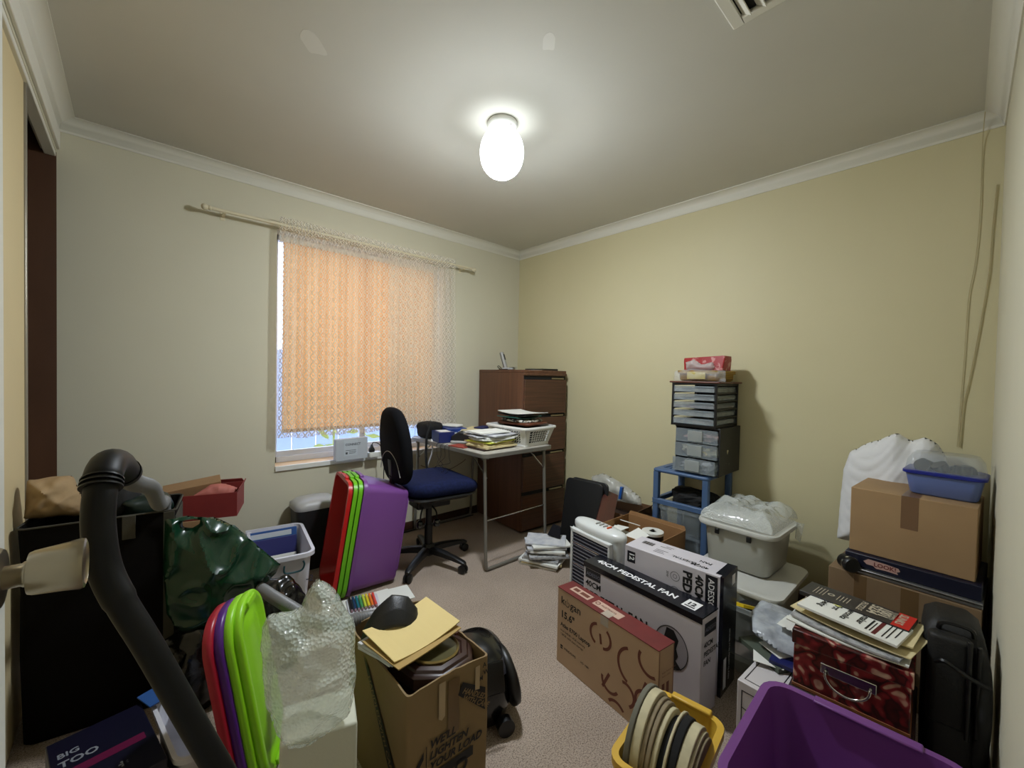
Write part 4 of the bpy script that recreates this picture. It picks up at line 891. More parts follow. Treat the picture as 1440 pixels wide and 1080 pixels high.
# ---- lidded tubs
m_tubw = mat('frosted_tub', (.74, .74, .70), .35, alpha=.80)
m_lidw = mat('white_tub_lid', (.80, .80, .77), .35, alpha=.93)
m_bub = mat('bubble_wrap', (.88, .90, .88), .10, alpha=.50, bump=1.0, bscale=130, btype='voronoi', spec=.9, coat=.6)
def lidtub(cx, cy, yaw, w_, d_, h, label, latches=True, z=0, lidm=None):
    t_ = thing('storage_tub', label, 'storage tub', (cx, cy, z), R(yaw))
    tub_mb(w_-.03, d_-.03, h-.012, .02, .05, .004, .006).obj('tub', m_tubw, t_, smooth=True)
    L_ = MB(); L_.loft([[(x, y, z_) for x, y in rrect(w_/2-i, d_/2-i, .06, 6)] for i, z_ in ((.012, h-.022), (.0, h-.020), (-.003, h-.010), (.0, h), (.012, h+.002), (.03, h-.003), (.09, h-.003))]); L_.obj('lid', lidm or m_lidw, t_, smooth=True)
    if latches:
        for x in (-.09, .06): MB().b2((x, -d_/2+.004, h-.055), (x+.022, -d_/2+.014, h-.028)).obj('latch', m_black, t_, bevel=.003)
    return t_
lidtub(-.435, -2.200, -90.5, .425, .50, .272, 'wide frosted plastic tub with lid, lower of the stack by the wall', False)
MB().b2((-.17, -.16, .02), (.17, .16, .19)).obj('tub_contents', m_p2); o = bpy.data.objects['tub_contents']; at(o, (-.435, -2.165, 0)); o.name = 'tub_filling'; tag(o, 'pale papers showing faintly inside the lower frosted tub', 'papers')
lidtub(-.348, -2.168, -92, .375, .385, .222, 'frosted plastic tub with white lid carrying bubble wrap, upper of the stack', True, z=.2745)
def wrapf(u, v):
    x = -.175+u*.345; y = -.175+v*.37
    ed = min(u, 1-u, v, 1-v); e_ = min(1, ed*5)
    return (x, y, .006+.080*e_**.5*(1+.5*noise.noise(Vector((x*9, y*9, 1))))+.016*noise.noise(Vector((x*26, y*30, 2)))*e_)
wr = MB().grid(wrapf, 70, 70)
bw = wr.obj('bubble_wrap_sheet', m_bub, smooth=True); at(bw, (-.340, -2.168, .4985), R(-92)); tag(bw, 'crumpled sheet of bubble wrap lying on the lid of the upper tub', 'bubble wrap')
tl = MB().grid(lambda u, v: (-.02+.04*v*(1-u*.6)+.02*u, 0.0+.012*math.sin(v*6)+.02*u, .0-.085*u-.02*u*v), 12, 6).obj('bubble_wrap_tail', m_bub, bw, smooth=True); tl.matrix_local = TR(.205, .10, .015, 0, 0, R(60))

# small clear tubs beside
ct = thing('clear_tub', 'small clear tub with yellow item inside, between fan carton and wide tub', 'tub', (-.745, -2.315, .10), R(-88))
tub_mb(.19, .17, .16, .015, .04, .003, .008).obj('tub', m_clr2, ct, smooth=True)
o = MB().prism([(-.06, -.05), (.06, -.05), (.05, .06), (-.03, .05)], 0, .012).obj('yellow_pouch', mat('bright_yellow_plastic', (.85, .72, .12), .4)); at(o, (-.755, -2.30, .235), 0, (.3, .25, 1.2)); tag(o, 'bright yellow pouch inside the small clear tub', 'pouch')
o = MB().blob((0, 0, 0), (.13, .11, .06), nz=.3, nf=18).obj('dark_cloth', m_blackm, smooth=True); at(o, (-.735, -2.32, .215)); tag(o, 'dark cloth crumpled inside the small clear tub under the yellow pouch', 'cloth')
ct2 = thing('clear_tub', 'empty low clear tub behind the fan cartons, in front of the wide tub', 'tub', (-.795, -2.345, .0), R(-80))
tub_mb(.19, .20, .095, .02, .05, .003, .010).obj('tub', m_clr2, ct2, smooth=True)
cord('black_cable', [(-.80, -2.44, .12), (-.79, -2.455, .135), (-.775, -2.44, .14), (-.77, -2.46, .15), (-.75, -2.455, .155), (-.735, -2.47, .15)], .006, 'short black twisted cable on the rim of the low clear tub', m_black, 'cable')

# white cartons with dark outline + papers in plastic
t_, Ff, Fe, Ft = cartonbox('white_carton', -1.10, -2.500, -93, .118, .30, .232, mat('white_glossy_carton', (.78, .76, .76), .4), 'white carton with thin navy outlines, between the fan cartons and purple tub')
ol_ = lambda x0, y0, x1, y1, t: [R4(x0, y0, x1, y0+t), R4(x0, y1-t, x1, y1), R4(x0, y0, x0+t, y1), R4(x1-t, y0, x1, y1)]
lettering('printed_outline', m_navyink, t_, [], Ff, ol_(.014, .02, .106, .205, .003) + [[(.016, .15), (.104, .13), (.104, .127), (.016, .147)]])
lettering('printed_outline', m_navyink, t_, [], Ft, ol_(.014, .02, .106, .285, .003))
o = MB().b2((-.06, -.09, 0), (.06, .09, .016)).obj('grey_green_folder', mat('grey_green_folder', (.30, .33, .28), .6)); at(o, (-1.02, -2.470, .233), R(-30)); o.name = 'document_folder'; tag(o, 'grey-green folder lying on the white outlined carton', 'folder')
o = MB().b2((-.10, -.045, 0), (.10, .045, .012)).obj('navy_folder', mat('royal_navy_folder', (.10, .12, .34), .4)); at(o, (-1.00, -2.525, .2495), R(3)); o.name = 'document_folder'; tag(o, 'royal blue folder on the white carton next to the floral box', 'folder')
for k, (x, y, a, rr_) in enumerate(((-1.06, -2.47, .3, .05), (-1.0, -2.50, -.5, .12))):
    o = MB().b2((-.06, -.045, 0), (.06, .045, .002)).obj('small_card', m_paper); at(o, (x, y, .2465+.004*k+(.012 if k else 0)), 0, (rr_*.2, 0, a)); tag(o, ['cream card with a dark triangle mark at the edge of the white carton', 'pale card half under the plastic-wrapped papers'][k], 'card')
MB()
pp_ = MB().pillow([(-.13, -.09), (-.14, .02), (-.10, .10), (.02, .12), (.12, .10), (.13, .0), (.11, -.10), (-.02, -.12)], .028, 34, TR(0, 0, 0), nz=.6, nf=16).obj('plastic_wrapped_papers', mat('crinkled_silver_film', (.78, .80, .82), .15, alpha=.8, c2=(.58, .60, .63), nscale=16, bump=.9, bscale=30), smooth=True)
at(pp_, (-.93, -2.495, .300), 0, (R(8), R(-6), R(10))); tag(pp_, 'crinkled clear plastic sleeve of papers between the clear tub and floral box', 'plastic bag')
o = MB().pillow([(-.07, -.05), (.05, -.07), (.08, .02), (-.02, .06)], .004, 20, nz=.3).obj('white_envelope', m_paper, smooth=True); at(o, (-.965, -2.53, .338), 0, (.1, 0, .3)); o.name = 'envelope'; tag(o, 'white envelope on the plastic sleeve beside the floral box', 'envelope')
# dark tray behind floral box
MB()
dt = openbox('dark_wooden_tray', -.735, -2.605, -91, .31, .26, .245, mat('very_dark_brown', (.10, .055, .045), .5), 'very dark brown open wooden box behind the floral box', th=.012, cat='wooden box')

# ---- floral box on its dark base
m_flo = bpy.data.materials.new('red_floral_paper'); m_flo.use_nodes = True; n = m_flo.node_tree.nodes; L = m_flo.node_tree.links; b = n['Principled BSDF']; b.inputs['Roughness'].default_value = .35
tc = n.new('ShaderNodeTexCoord'); mp = n.new('ShaderNodeMapping'); L.new(tc.outputs['Object'], mp.inputs[0])
nz_ = n.new('ShaderNodeTexNoise'); nz_.inputs['Scale'].default_value = 11; nz_.inputs['Detail'].default_value = 2; L.new(mp.outputs[0], nz_.inputs[0])
ad = n.new('ShaderNodeMixRGB'); ad.blend_type = 'LINEAR_LIGHT'; ad.inputs[0].default_value = .10; L.new(mp.outputs[0], ad.inputs[1]); L.new(nz_.outputs['Color'], ad.inputs[2])
vo = n.new('ShaderNodeTexVoronoi'); vo.feature = 'SMOOTH_F1'; vo.inputs['Scale'].default_value = 22; vo.inputs['Smoothness'].default_value = .25; L.new(ad.outputs[0], vo.inputs[0])
r_ = n.new('ShaderNodeValToRGB'); cr = r_.color_ramp; cr.interpolation = 'LINEAR'
for i, (p, c) in enumerate(((0.0, (.80, .70, .60)), (.24, (.72, .54, .48)), (.31, (.54, .17, .18)), (.48, (.46, .11, .13)), (.60, (.17, .08, .07)), (.80, (.36, .12, .11)))):
    el = cr.elements[i] if i < 2 else cr.elements.new(p); el.position = p; el.color = (*lin(c), 1)
L.new(vo.outputs['Distance'], r_.inputs[0]); vc = n.new('ShaderNodeTexNoise'); vc.inputs['Scale'].default_value = 26; L.new(mp.outputs[0], vc.inputs[0])
rb = n.new('ShaderNodeValToRGB'); rb.color_ramp.elements[0].position = .40; rb.color_ramp.elements[0].color = (.60, .55, .55, 1); rb.color_ramp.elements[1].position = .62; rb.color_ramp.elements[1].color = (1, 1, 1, 1); L.new(vc.outputs['Fac'], rb.inputs[0])
mu = n.new('ShaderNodeMixRGB'); mu.blend_type = 'MULTIPLY'; mu.inputs[0].default_value = 1; L.new(r_.outputs[0], mu.inputs[1]); L.new(rb.outputs[0], mu.inputs[2]); L.new(mu.outputs[0], b.inputs['Base Color'])
fb_ = thing('floral_box', 'red floral keepsake box with a metal handle, papers on its lid', 'box', (-1.035, -2.703, .262), R(-88))
MB().b2((-.135, -.14, 0), (.135, .14, .135)).obj('box_body', m_flo, fb_, bevel=.003)
MB().b2((-.140, -.145, .136), (.140, .145, .180)).obj('lid', m_flo, fb_, bevel=.003)
MB().b2((-.137, -.142, .0), (.137, .142, .010)).obj('base_trim', mat('tan_trim', (.52, .33, .20), .5), fb_, bevel=.001)
MB().b2((-.065, -.1445, .078), (.065, -.1405, .108)).obj('handle_plate', m_steel, fb_, bevel=.002)
hpth = [(.052*math.cos(a)*1.0, -.158-.004*math.sin(-a), .088+.042*math.sin(a)) for a in [PI+PI*k/16 for k in range(17)]]
MB().tube([(-.052, -.146, .090)]+hpth+[(.052, -.146, .090)], .0038, 8).obj('handle', m_steel, fb_, smooth=True)
db = MB().b2((-.145, -.15, 0), (.145, .15, .261)).obj('dark_maroon_box', mat('dark_maroon_card', (.16, .06, .065), .6), bevel=.004); at(db, (-1.035, -2.703, 0), R(-88)); db.name = 'storage_box'; tag(db, 'dark maroon box under the red floral box', 'box')
FZ = .262+.181
specs = [('paper', .29, .24, .004, (-1.045, -2.695), -92, m_paper, 'white paper lowest on the floral box lid, sticking out at its left corner', -.0),
         ('magazine', .27, .20, .006, (-1.06, -2.70), -99, m_p4, 'greyish magazine low in the pile on the floral box lid', 0),
         ('envelope', .30, .20, .003, (-1.04, -2.71), -101, m_p3, 'large cream envelope in the middle of the pile on the floral box', 0),
         ('envelope', .25, .18, .004, (-1.02, -2.725), -96, m_p3, 'smaller cream envelope above the large one on the floral box', 0)]
zz = FZ
for nm, sx, sy, th_, (x, y), a, c, lb, _ in specs:
    o = sheetpad(nm, c, (sx, sy), th_, (x, y, zz+.0005), R(a), lb, nm, .008); zz += th_+.0088 if nm != 'paper' else th_+.004
bt_ = MB().b2((-.125, -.07, 0), (.125, .07, .008)).obj('booklet', m_paper, bevel=.001); at(bt_, (-1.075, -2.70, zz+.001), R(-100)); tag(bt_, 'white booklet with bold headings and a yellow tag, on top by the front edge', 'booklet')
B2 = TR(0, 0, 0)
lettering('cover_print', m_ink, bt_, [('being', -.085, .035, .026, 1.4, .2, -PI/2), ('first', -.052, .035, .026, 1.4, .2, -PI/2), ('veronika', -.018, .045, .026, 1.4, .2, -PI/2), ('maker', .018, .035, .026, 1.4, .2, -PI/2)], TR(0, 0, .008), [R4(.045, -.05, .050, .03), R4(.055, -.05, .058, .02), R4(.085, -.055, .088, .05), R4(.095, -.055, .098, .04), R4(.108, -.03, .111, .05)])
lettering('red_bar', mat('deep_red_ink', (.35, .07, .10), .5), bt_, [], TR(0, 0, .008), [R4(.063, -.06, .073, .06)])
lettering('yellow_tag', mat('pale_yellow_tag', (.85, .85, .50), .6), bt_, [], TR(0, 0, .0085), [[(-.10, .05), (-.075, .085), (-.02, .05), (-.045, .022)]])
bd_ = MB().b2((-.14, -.055, 0), (.14, .055, .014)).obj('booklet', mat('charcoal_cover', (.16, .155, .16), .4), bevel=.001); at(bd_, (-.985, -2.695, zz-.001), R(-97)); tag(bd_, 'charcoal flyer with large pale capitals and a red end, on the floral box', 'booklet')
lettering('cover_print', mat('beige_ink', (.72, .68, .60), .5), bd_, [('PUZZLE', .010, .040, .022, 1, 0, -PI/2, 1), ('5234', .035, .045, .036, 2, 0, -PI/2), ('1001', .062, .045, .036, 2, 0, -PI/2), ('ITEMS', .085, .040, .024, 1, 0, -PI/2)], TR(0, 0, .014), ringpoly(-.065, 0, .010, .004, 14) + [R4(-.11+.009*k, -.03, -.108+.009*k, .03) for k in range(4)] + [R4(-.045+.009*k, -.025, -.043+.009*k, .02) for k in range(4)])
lettering('red_block', mat('signal_red', (.75, .13, .10), .45), bd_, [], TR(0, 0, .014), [R4(.098, -.054, .139, .054)])
lettering('red_block_text', mat('beige_ink', (.72, .68, .60)), bd_, [('SLINKS', .104, .045, .026, 1.4, 0, -PI/2)], TR(0, 0, .0146))

# ---- boxes in the right-hand corner
t_, Ff, Fe, Ft = cartonbox('cardboard_box', -.372, -2.777, -93.5, .43, .40, .452, mat('worn_cardboard', (.50, .41, .30), .8, c2=(.47, .38, .275), nscale=5), 'large worn cardboard box with dark scribble, bottom of the corner stack', cat='cardboard box')
lettering('marker_scribble', m_ink, t_, [('REKBJOCS', .175, .30, .036, 1.0, .3, -.02), ('YTHGI', .19, .325, .03, 1.0, .3, -.02), ('BOX', .355, .405, .026, 2.2)], Ff, ringpoly(.382, .413, .024, .002, 24, sx=1.55), h=.0008)
lettering('packing_tape', mat('brown_tape', (.42, .33, .22), .25), t_, [], Ff, [R4(.085, 0, .125, .45), R4(.225, 0, .275, .45)], h=.0004)
lettering('yellow_patch', mat('olive_yellow_card', (.58, .52, .26), .7), t_, [], Ff, [R4(.345, .30, .39, .385)], h=.0004)
fbx = thing('board_game_box', 'flat dark navy box with a torn pink label and silver trim', 'box', (-.383, -2.785, .4545), R(-93.5))
MB().b2((-.175, -.17, .022), (.205, .15, .075)).obj('box_body', mat('dark_navy_box', (.055, .065, .15), .45), fbx, bevel=.003)
MB().b2((-.178, -.18, .0), (.208, .14, .010)).b2((-.178, -.186, .0145), (.208, .14, .0205)).obj('silver_edges', mat('satin_silver', (.60, .60, .60), .3, metal=.7), fbx, bevel=.002)
Fl = frame((-.175, -.17, .022), (1, 0, 0), (0, 0, 1))
lettering('torn_label', mat('pinkish_label', (.72, .58, .54), .7), fbx, [], Fl, [[(.06, .030), (.075, .042), (.13, .040), (.165, .036), (.17, .026), (.16, .020), (.165, .012), (.13, .014), (.10, .012), (.09, .020), (.07, .020)]], h=.0005)
lettering('label_text', mat('brown_ink', (.40, .14, .12), .6), fbx, [('LOOK!', .092, .020, .022, 1.2)], Fl, h=.0010)
jar = thing('small_jar', 'small round black tub with silver band at the left corner of the large box', 'jar', (-.555, -2.615, .4545+.030), 0, rot=(0, R(90), R(215)))
MB().lathe([(.001, -.03), (.028, -.03), (.030, -.026), (.030, .024), (.026, .030), (.001, .030)], 26).obj('jar_body', m_black, jar, smooth=True)
MB().lathe([(.0302, .004), (.0310, .004), (.0310, .013), (.0302, .013)], 26, cap=False).obj('silver_band', m_steel, jar, smooth=True)
t_, Ff, Fe, Ft = cartonbox('cardboard_box', -.385, -2.795, -94, .355, .28, .262, mat('plain_kraft', (.64, .52, .37), .75, c2=(.60, .485, .345), nscale=4), 'plain brown taped carton on the navy box, highest carton of the corner stack', z=.5305, cat='cardboard box')
lettering('packing_tape', mat('brown_tape2', (.45, .34, .24), .3), t_, [], Ff, [R4(.155, .135, .205, .262)], h=.0004)
lettering('packing_tape', mat('brown_tape2', (.45, .34, .24)), t_, [], Ft, [R4(.155, 0, .205, .28)], h=.0004)
bc = thing('food_container', 'blue food container with clear lid and dark contents on the brown carton', 'container', (-.375, -2.875, .794), R(-94))
m_bcl = mat('translucent_blue', (.42, .50, .74), .3, alpha=.9)
MB().loft([[(x, y, z) for x, y in rrect(.105-i, .085-i, .025, 5)] for i, z in ((.018, 0), (.012, .006), (.0, .080))]).obj('container_body', m_bcl, bc, smooth=True)
MB().loft([[(x, y, z) for x, y in rrect(.112-i, .092-i, .028, 5)] for i, z in ((.004, .080), (-.002, .083), (-.002, .092), (.003, .095))]).obj('blue_rim', mat('royal_blue_plastic', (.06, .12, .50), .35), bc, smooth=True)
for k, (x, y) in enumerate(((-.06, -.03), (-.02, .02), (.03, -.02), (.065, .01), (-.05, .03), (.0, -.045), (.05, -.05))):
    MB().lathe([(.001, 0), (.024, 0), (.024, .03), (.001, .03)], 16, TR(x, y, .100, R(60+20*k), R(30*k), 0)).obj('dark_roll', m_black, bc, smooth=True)
MB().loft([[(x, y, z) for x, y in rrect(.108-i, .088-i, .026, 5)] for i, z in ((.0, .095), (.006, .135), (.02, .160), (.03, .163))], False).obj('clear_lid', mat('clear_lid', (.75, .78, .80), .12, alpha=.28), bc, smooth=True)
# duvet in the corner
m_duv = mat('white_quilt', (.86, .86, .86), .85, bump=.25, bscale=40, subs=.0)
qz = MB().pillow([(-.190, -.243), (-.187, -.117), (-.176, .099), (-.152, .194), (-.076, .246), (-.024, .283), (.015, .295), (.058, .277), (.103, .289), (.148, .267), (.17, .224), (.197, .044), (.206, -.243)], .115, 70, frame((-.135, -2.70, .70), (0, -1, 0), (0, 0, 1)), nz=.10, nf=7, pw=.35)
for k, v in enumerate(qz.v):
    q = math.sin((v.z*1.0+.25*math.sin(v.y*9))*58+v.y*14); m_ = .005*abs(q)**.5
    top = max(0, (v.z-.86)/.13)
    qz.v[k] = v+Vector((-m_+.008*top*math.sin(v.y*45), 0, .006*top*math.sin(v.y*60+1)))
dv = qz.obj('quilt', m_duv, smooth=True); tag(dv, 'rolled white quilt standing in the corner behind the brown carton', 'quilt')
# backpack
bkp = thing('backpack', 'black backpack with grey side panel against the right-hand wall', 'backpack', (-.92, -2.919, 0), R(-86))
m_bkn = mat('black_backpack_nylon', (.045, .045, .048), .6, bump=.3, bscale=150)
MB().loft([[(x*s-.02*(z > .4)*(z-.4)*3, y*s+yo, z) for x, y in rrect(.068, .105, .03, 5)] for s, z, yo in ((.80, .0, 0), (.97, .03, 0), (1.0, .15, 0), (1.0, .35, 0), (.97, .47, .0), (.86, .52, .0), (.55, .545, 0))]).obj('main_body', m_bkn, bkp, smooth=True)
MB().rbox((-.018, -.118, .40), (.088, .05, .25), .02).obj('front_pocket', m_bkn, bkp, smooth=True)
MB().rbox((-.010, -.110, .17), (.10, .055, .30), .025).obj('lower_pocket', m_bkn, bkp, smooth=True)
MB().rbox((.018, -.150, .40), (.010, .012, .27), .004).obj('zip', m_black, bkp, smooth=True)
MB().rbox((.036, -.142, .40), (.010, .012, .25), .004).obj('zip', m_black, bkp, smooth=True)
MB().tube(smoothpath([(-.045, -.155, .455), (-.03, -.170, .47), (.0, -.168, .455), (.02, -.168, .445), (.055, -.155, .43)], 6), .006, 6).obj('buckle_strap', m_black, bkp, smooth=True)
MB().tube(smoothpath([(.035, -.10, .50), (.045, -.125, .46), (.048, -.14, .36), (.045, -.13, .25), (.035, -.11, .18)], 6), .016, 8).obj('shoulder_strap', mat('dark_grey_webbing', (.13, .13, .13), .8), bkp, smooth=True)
MB().tube(smoothpath([(-.04, -.09, .525), (-.03, -.10, .55), (.02, -.10, .55), (.03, -.09, .525)], 6), .006, 6).obj('grab_handle', m_black, bkp, smooth=True)

# ---- open purple tub in the foreground
m_purp = mat('purple_plastic', (.43, .23, .50), .35, c2=(.41, .215, .475), nscale=3)
pt = thing('purple_tub', 'large empty open purple storage tub in the right foreground', 'storage tub', (-1.635, -2.775, 0), R(-88))
tub_mb(.40, .425, .41, .045, .045, .004, .014, .03).obj('tub', m_purp, pt, smooth=True)
MB().loft([[(x, y, z) for x, y in rrect(.10-i*.6, .006, .004)] for i, z in ((.0, .05), (.0, .345), (.004, .350))], M=TR(0.02, .163, 0, R(-6))).obj('wall_panel', m_purp, pt, smooth=True)
rm_ = MB(); rm_.b2((-.09, .185, .408), (.11, .2135, .416)); rm_.obj('lid_catch', m_purp, pt, bevel=.003)

# ---- yellow crate with curved foam pieces
m_yel = mat('mustard_plastic', (.80, .64, .22), .4)
yc = thing('yellow_tub', 'mustard yellow plastic tub full of rounded foam and card discs', 'tub', (-1.640, -2.395, 0), R(-83))
tub_mb(.215, .335, .235, .02, .03, .004, .014, .022).obj('tub', m_yel, yc, smooth=True)
MB().b2((-.05, .148, .232), (.065, .172, .246)).obj('lid_catch', m_yel, yc, bevel=.004)
m_foamc = mat('cream_card_edge', (.78, .74, .60), .75, c2=(.70, .66, .53), nscale=18); m_foamg = mat('grey_felt', (.40, .39, .34), .9); m_foamk = mat('black_felt', (.05, .05, .05), .9); m_foamt = mat('tan_card', (.55, .49, .38), .8, c2=(.47, .42, .33), nscale=20)
def arch(n_, w_, h_, t__): # rounded-top slab, thin in x
    return [(-w_/2, 0), (w_/2, 0), (w_/2, h_-w_*.55)] + [(w_/2*math.cos(a), h_-w_*.55+w_*.55*math.sin(a)) for a in [PI*k/14 for k in range(1, 14)]] + [(-w_/2, h_-w_*.55)]
slabs = [('grey felt disc, leftmost and tallest in the yellow tub', m_foamg, .014, .255, .335, 'felt_disc'), ('thick cream card roll, second from the left in the yellow tub', m_foamc, .024, .24, .330, 'card_disc'), ('tan card disc against the thick cream roll in the yellow tub', m_foamt, .013, .235, .318, 'card_disc'), ('tan card disc, fourth from the left in the yellow tub', m_foamt, .012, .235, .312, 'card_disc'), ('cream-edged card disc left of the first black felt in the yellow tub', m_foamc, .013, .23, .302, 'card_disc'), ('black felt disc nearest the middle of the yellow tub', m_foamk, .017, .22, .285, 'felt_disc'), ('thin cream card disc between the two black felts in the yellow tub', m_foamc, .007, .24, .306, 'card_disc'), ('black felt disc right of the thin cream card in the yellow tub', m_foamk, .020, .225, .300, 'felt_disc'), ('wide cream card roll with torn tape, near the right end of the yellow tub', m_foamc, .026, .23, .292, 'card_disc'), ('thin cream card disc, last but one at the right end of the yellow tub', m_foamc, .008, .23, .280, 'card_disc'), ('pale card disc at the right-hand end of the yellow tub', m_foamt, .008, .22, .27, 'card_disc')]
xx = -.083
for lb, c, t__, w_, h_, nm in slabs:
    o = MB().prism(arch(0, w_, h_, t__), 0, t__, frame((0, 0, 0), (0, 1, 0), (0, 0, 1))).obj(nm, c, bevel=.002)
    o.matrix_world = yc.matrix_basis @ Matrix.Rotation(0, 4, 'Z')
    Mb = Matrix.Translation((-1.640, -2.395, 0)) @ Matrix.Rotation(R(-83), 4, 'Z')
    o.matrix_world = Mb @ TR(xx*.93, -.01, .008, 0, R(2+ (xx)*20), 0)
    tag(o, lb, 'felt disc' if nm == 'felt_disc' else 'card disc'); xx += t__*.92+.0015
# ================================================================== left side and foreground
# ---- black fabric hamper
m_ham = mat('black_brown_canvas', (.060, .052, .048), .9, bump=.25, bscale=220, spec=.1)
m_hams = mat('dark_canvas_side', (.27, .26, .23), .85, bump=.2, bscale=180, spec=.2)
hm = thing('fabric_hamper', 'tall black canvas storage hamper against the left wall', 'hamper', (-2.795, -.835, 0), R(-9))
W_, D_, H_ = .385, .235, .715
m_ = MB()
def hl(i, z, sag=0): return [(x, y+sag*.02*math.sin(x*9), z+sag*(.006*math.sin(x*22)+.004*math.cos(y*30))) for x, y in rrect(W_/2-i, D_/2-i, .02, 5)]
m_.loft([hl(.012, 0), hl(.004, .01), hl(-.002, .3), hl(0, .6), hl(0, H_, 1), hl(.006, H_+.001, 1), hl(.006, .5), hl(.012, .35)]).obj('fabric_body', m_ham, hm, smooth=True)
e = MB()
for y0, y1 in ((-.5, .5),):
    e.b2((W_/2-.002, -D_/2+.012, .03), (W_/2+.003, D_/2-.012, H_-.03))
e.obj('side_panel', m_hams, hm, bevel=.002)
MB().b2((W_/2-.032, -D_/2-.004, .01), (W_/2-.001, -D_/2+.002, H_-.006)).obj('corner_pleat', m_hams, hm, bevel=.001)
rim = MB().tube([(x, y, z) for x, y, z in hl(-.001, H_, 1)]+[hl(-.001, H_, 1)[0]], .0035, 6); rim.obj('rim_piping', m_hams, hm, smooth=True)
MB().b2((.05, -D_/2-.004, H_-.085), (.085, -D_/2+.002, H_-.004)).obj('handle_tab', m_hams, hm, bevel=.001)
# paper bag on top
m_kraft = mat('crumpled_kraft_paper', (.62, .52, .38), .8, c2=(.56, .46, .33), nscale=9, bump=.3, bscale=30)
pb_ = MB().pillow([(-.115, .078), (-.06, .080), (-.010, .080), (.015, .01), (.034, -.06), (-.115, -.050)], .075, 30, frame((-2.885, -.845, .768), (.993, -.122, 0), (.1, .25, .97)), nz=.5, nf=16, seed=3)
for k, v in enumerate(pb_.v): pb_.v[k] = v+Vector((0, .006*abs(math.sin(v.x*60+v.z*40)), .004*abs(math.sin(v.x*35-v.z*70))))
tag(pb_.obj('paper_bag', m_kraft, smooth=True), 'crumpled brown paper bag in the mouth of the black hamper', 'paper bag')
o = MB().blob((0, 0, 0), (.17, .13, .13), nz=.25, nf=10).obj('black_cloth', m_blackm, smooth=True); at(o, (-2.80, -.80, .735)); tag(o, 'black cloth bundle in the hamper behind the vacuum hose', 'cloth')
o = MB().blob((0, 0, 0), (.15, .12, .09), nz=.25, nf=12).obj('dark_green_cloth', mat('dark_green_film', (.05, .12, .10), .4), smooth=True); at(o, (-2.70, -.83, .705)); tag(o, 'dark green plastic bundled in the hamper under the hose', 'plastic bag')
# carton support and red box
o = MB().b2((-.10, -.10, 0), (.10, .10, .470)).obj('brown_carton', m_card, bevel=.002); at(o, (-2.52, -.24, 0), R(-12)); o.name = 'cardboard_box'; tag(o, 'narrow brown carton standing under the red box behind the green bag', 'cardboard box')
m_redb = mat('brick_red_carton', (.52, .17, .16), .6, c2=(.48, .15, .145), nscale=6)
rb_ = openbox('red_box', -2.451, -.235, -17, .305, .235, .125, m_redb, 'open brick red cardboard box by the back wall, left of the window', flaps=(('+x', R(70), .02), ('+y', R(110), .02)), z=.4715, cat='box')
o = MB().b2((-.125, -.045, -.035), (.115, .045, .035)).obj('brown_carton', m_card, bevel=.002); at(o, (-2.50, -.215, .60), 0, (R(12), R(-7), R(-6))); o.name = 'small_carton'; tag(o, 'small brown carton lying tilted in the red box', 'box')
o = MB().pillow([(-.10, -.03), (-.02, .035), (.04, .03), (.10, .0), (.07, -.04)], .02, 22, nz=.6, nf=30).obj('tissue_paper', mat('pink_tissue_wrap', (.72, .42, .38), .6), smooth=True); at(o, (-2.42, -.29, .600), 0, (R(50), 0, R(-15))); tag(o, 'pinkish wrapping paper spilling at the front edge of the red box', 'wrapping paper')

# ---- bin by the wall
bn_ = thing('waste_bin', 'charcoal bin with pale grey domed lid against the back wall under the window', 'bin', (-1.885, -.135, 0), R(0))
MB().loft([[(x, y, z) for x, y in rrect(.105+k*.018, .085+k*.014, .05, 6)] for z, k in ((0, 0), (.01, .1), (.375, 1))]).obj('bin_body', mat('charcoal_bin', (.10, .10, .105), .5), bn_, smooth=True)
MB().loft([[(x, y, z) for x, y in rrect(hw_, hd_, .055, 6)] for z, hw_, hd_ in ((.374, .128, .103), (.384, .130, .105), (.405, .128, .103), (.425, .105, .085), (.437, .06, .05), (.440, .02, .02))]).obj('lid', m_pgrey, bn_, smooth=True)

# ---- white storage bin with folders
m_wbin = mat('white_translucent_bin', (.80, .80, .83), .4)
wb2 = thing('white_bin', 'white plastic bin holding blue folders, hand-lettered on its end, beside the red tub', 'storage tub', (-2.155, -.452, 0), R(-8))
WB_, DB_, HB_ = .285, .50, .315
tub_mb(WB_, DB_, HB_, .025, .04, .004, .012, .020).obj('tub', m_wbin, wb2, smooth=True)
Fw = wb2.matrix_basis
lettering('marker_writing', mat('grey_marker', (.22, .22, .26), .6), wb2, [('CTH-2', .012, .165, .042, .6, .1, -.06)], TR(0, -DB_/2+.012+.010, 0, R(90-4)), h=.004)
MB().tube(smoothpath([(.0, -.245, .272), (.0, -.25, .240), (.03, -.25, .232), (.075, -.25, .236), (.088, -.25, .262), (.082, -.248, .280)], 5), .0045, 7).obj('handle_slot_trim', mat('dark_teal', (.06, .25, .28), .4), wb2, smooth=True)
m_blf = mat('royal_indigo_folder', (.15, .16, .38), .5); m_blf2 = mat('azure_box_file', (.16, .32, .56), .45)
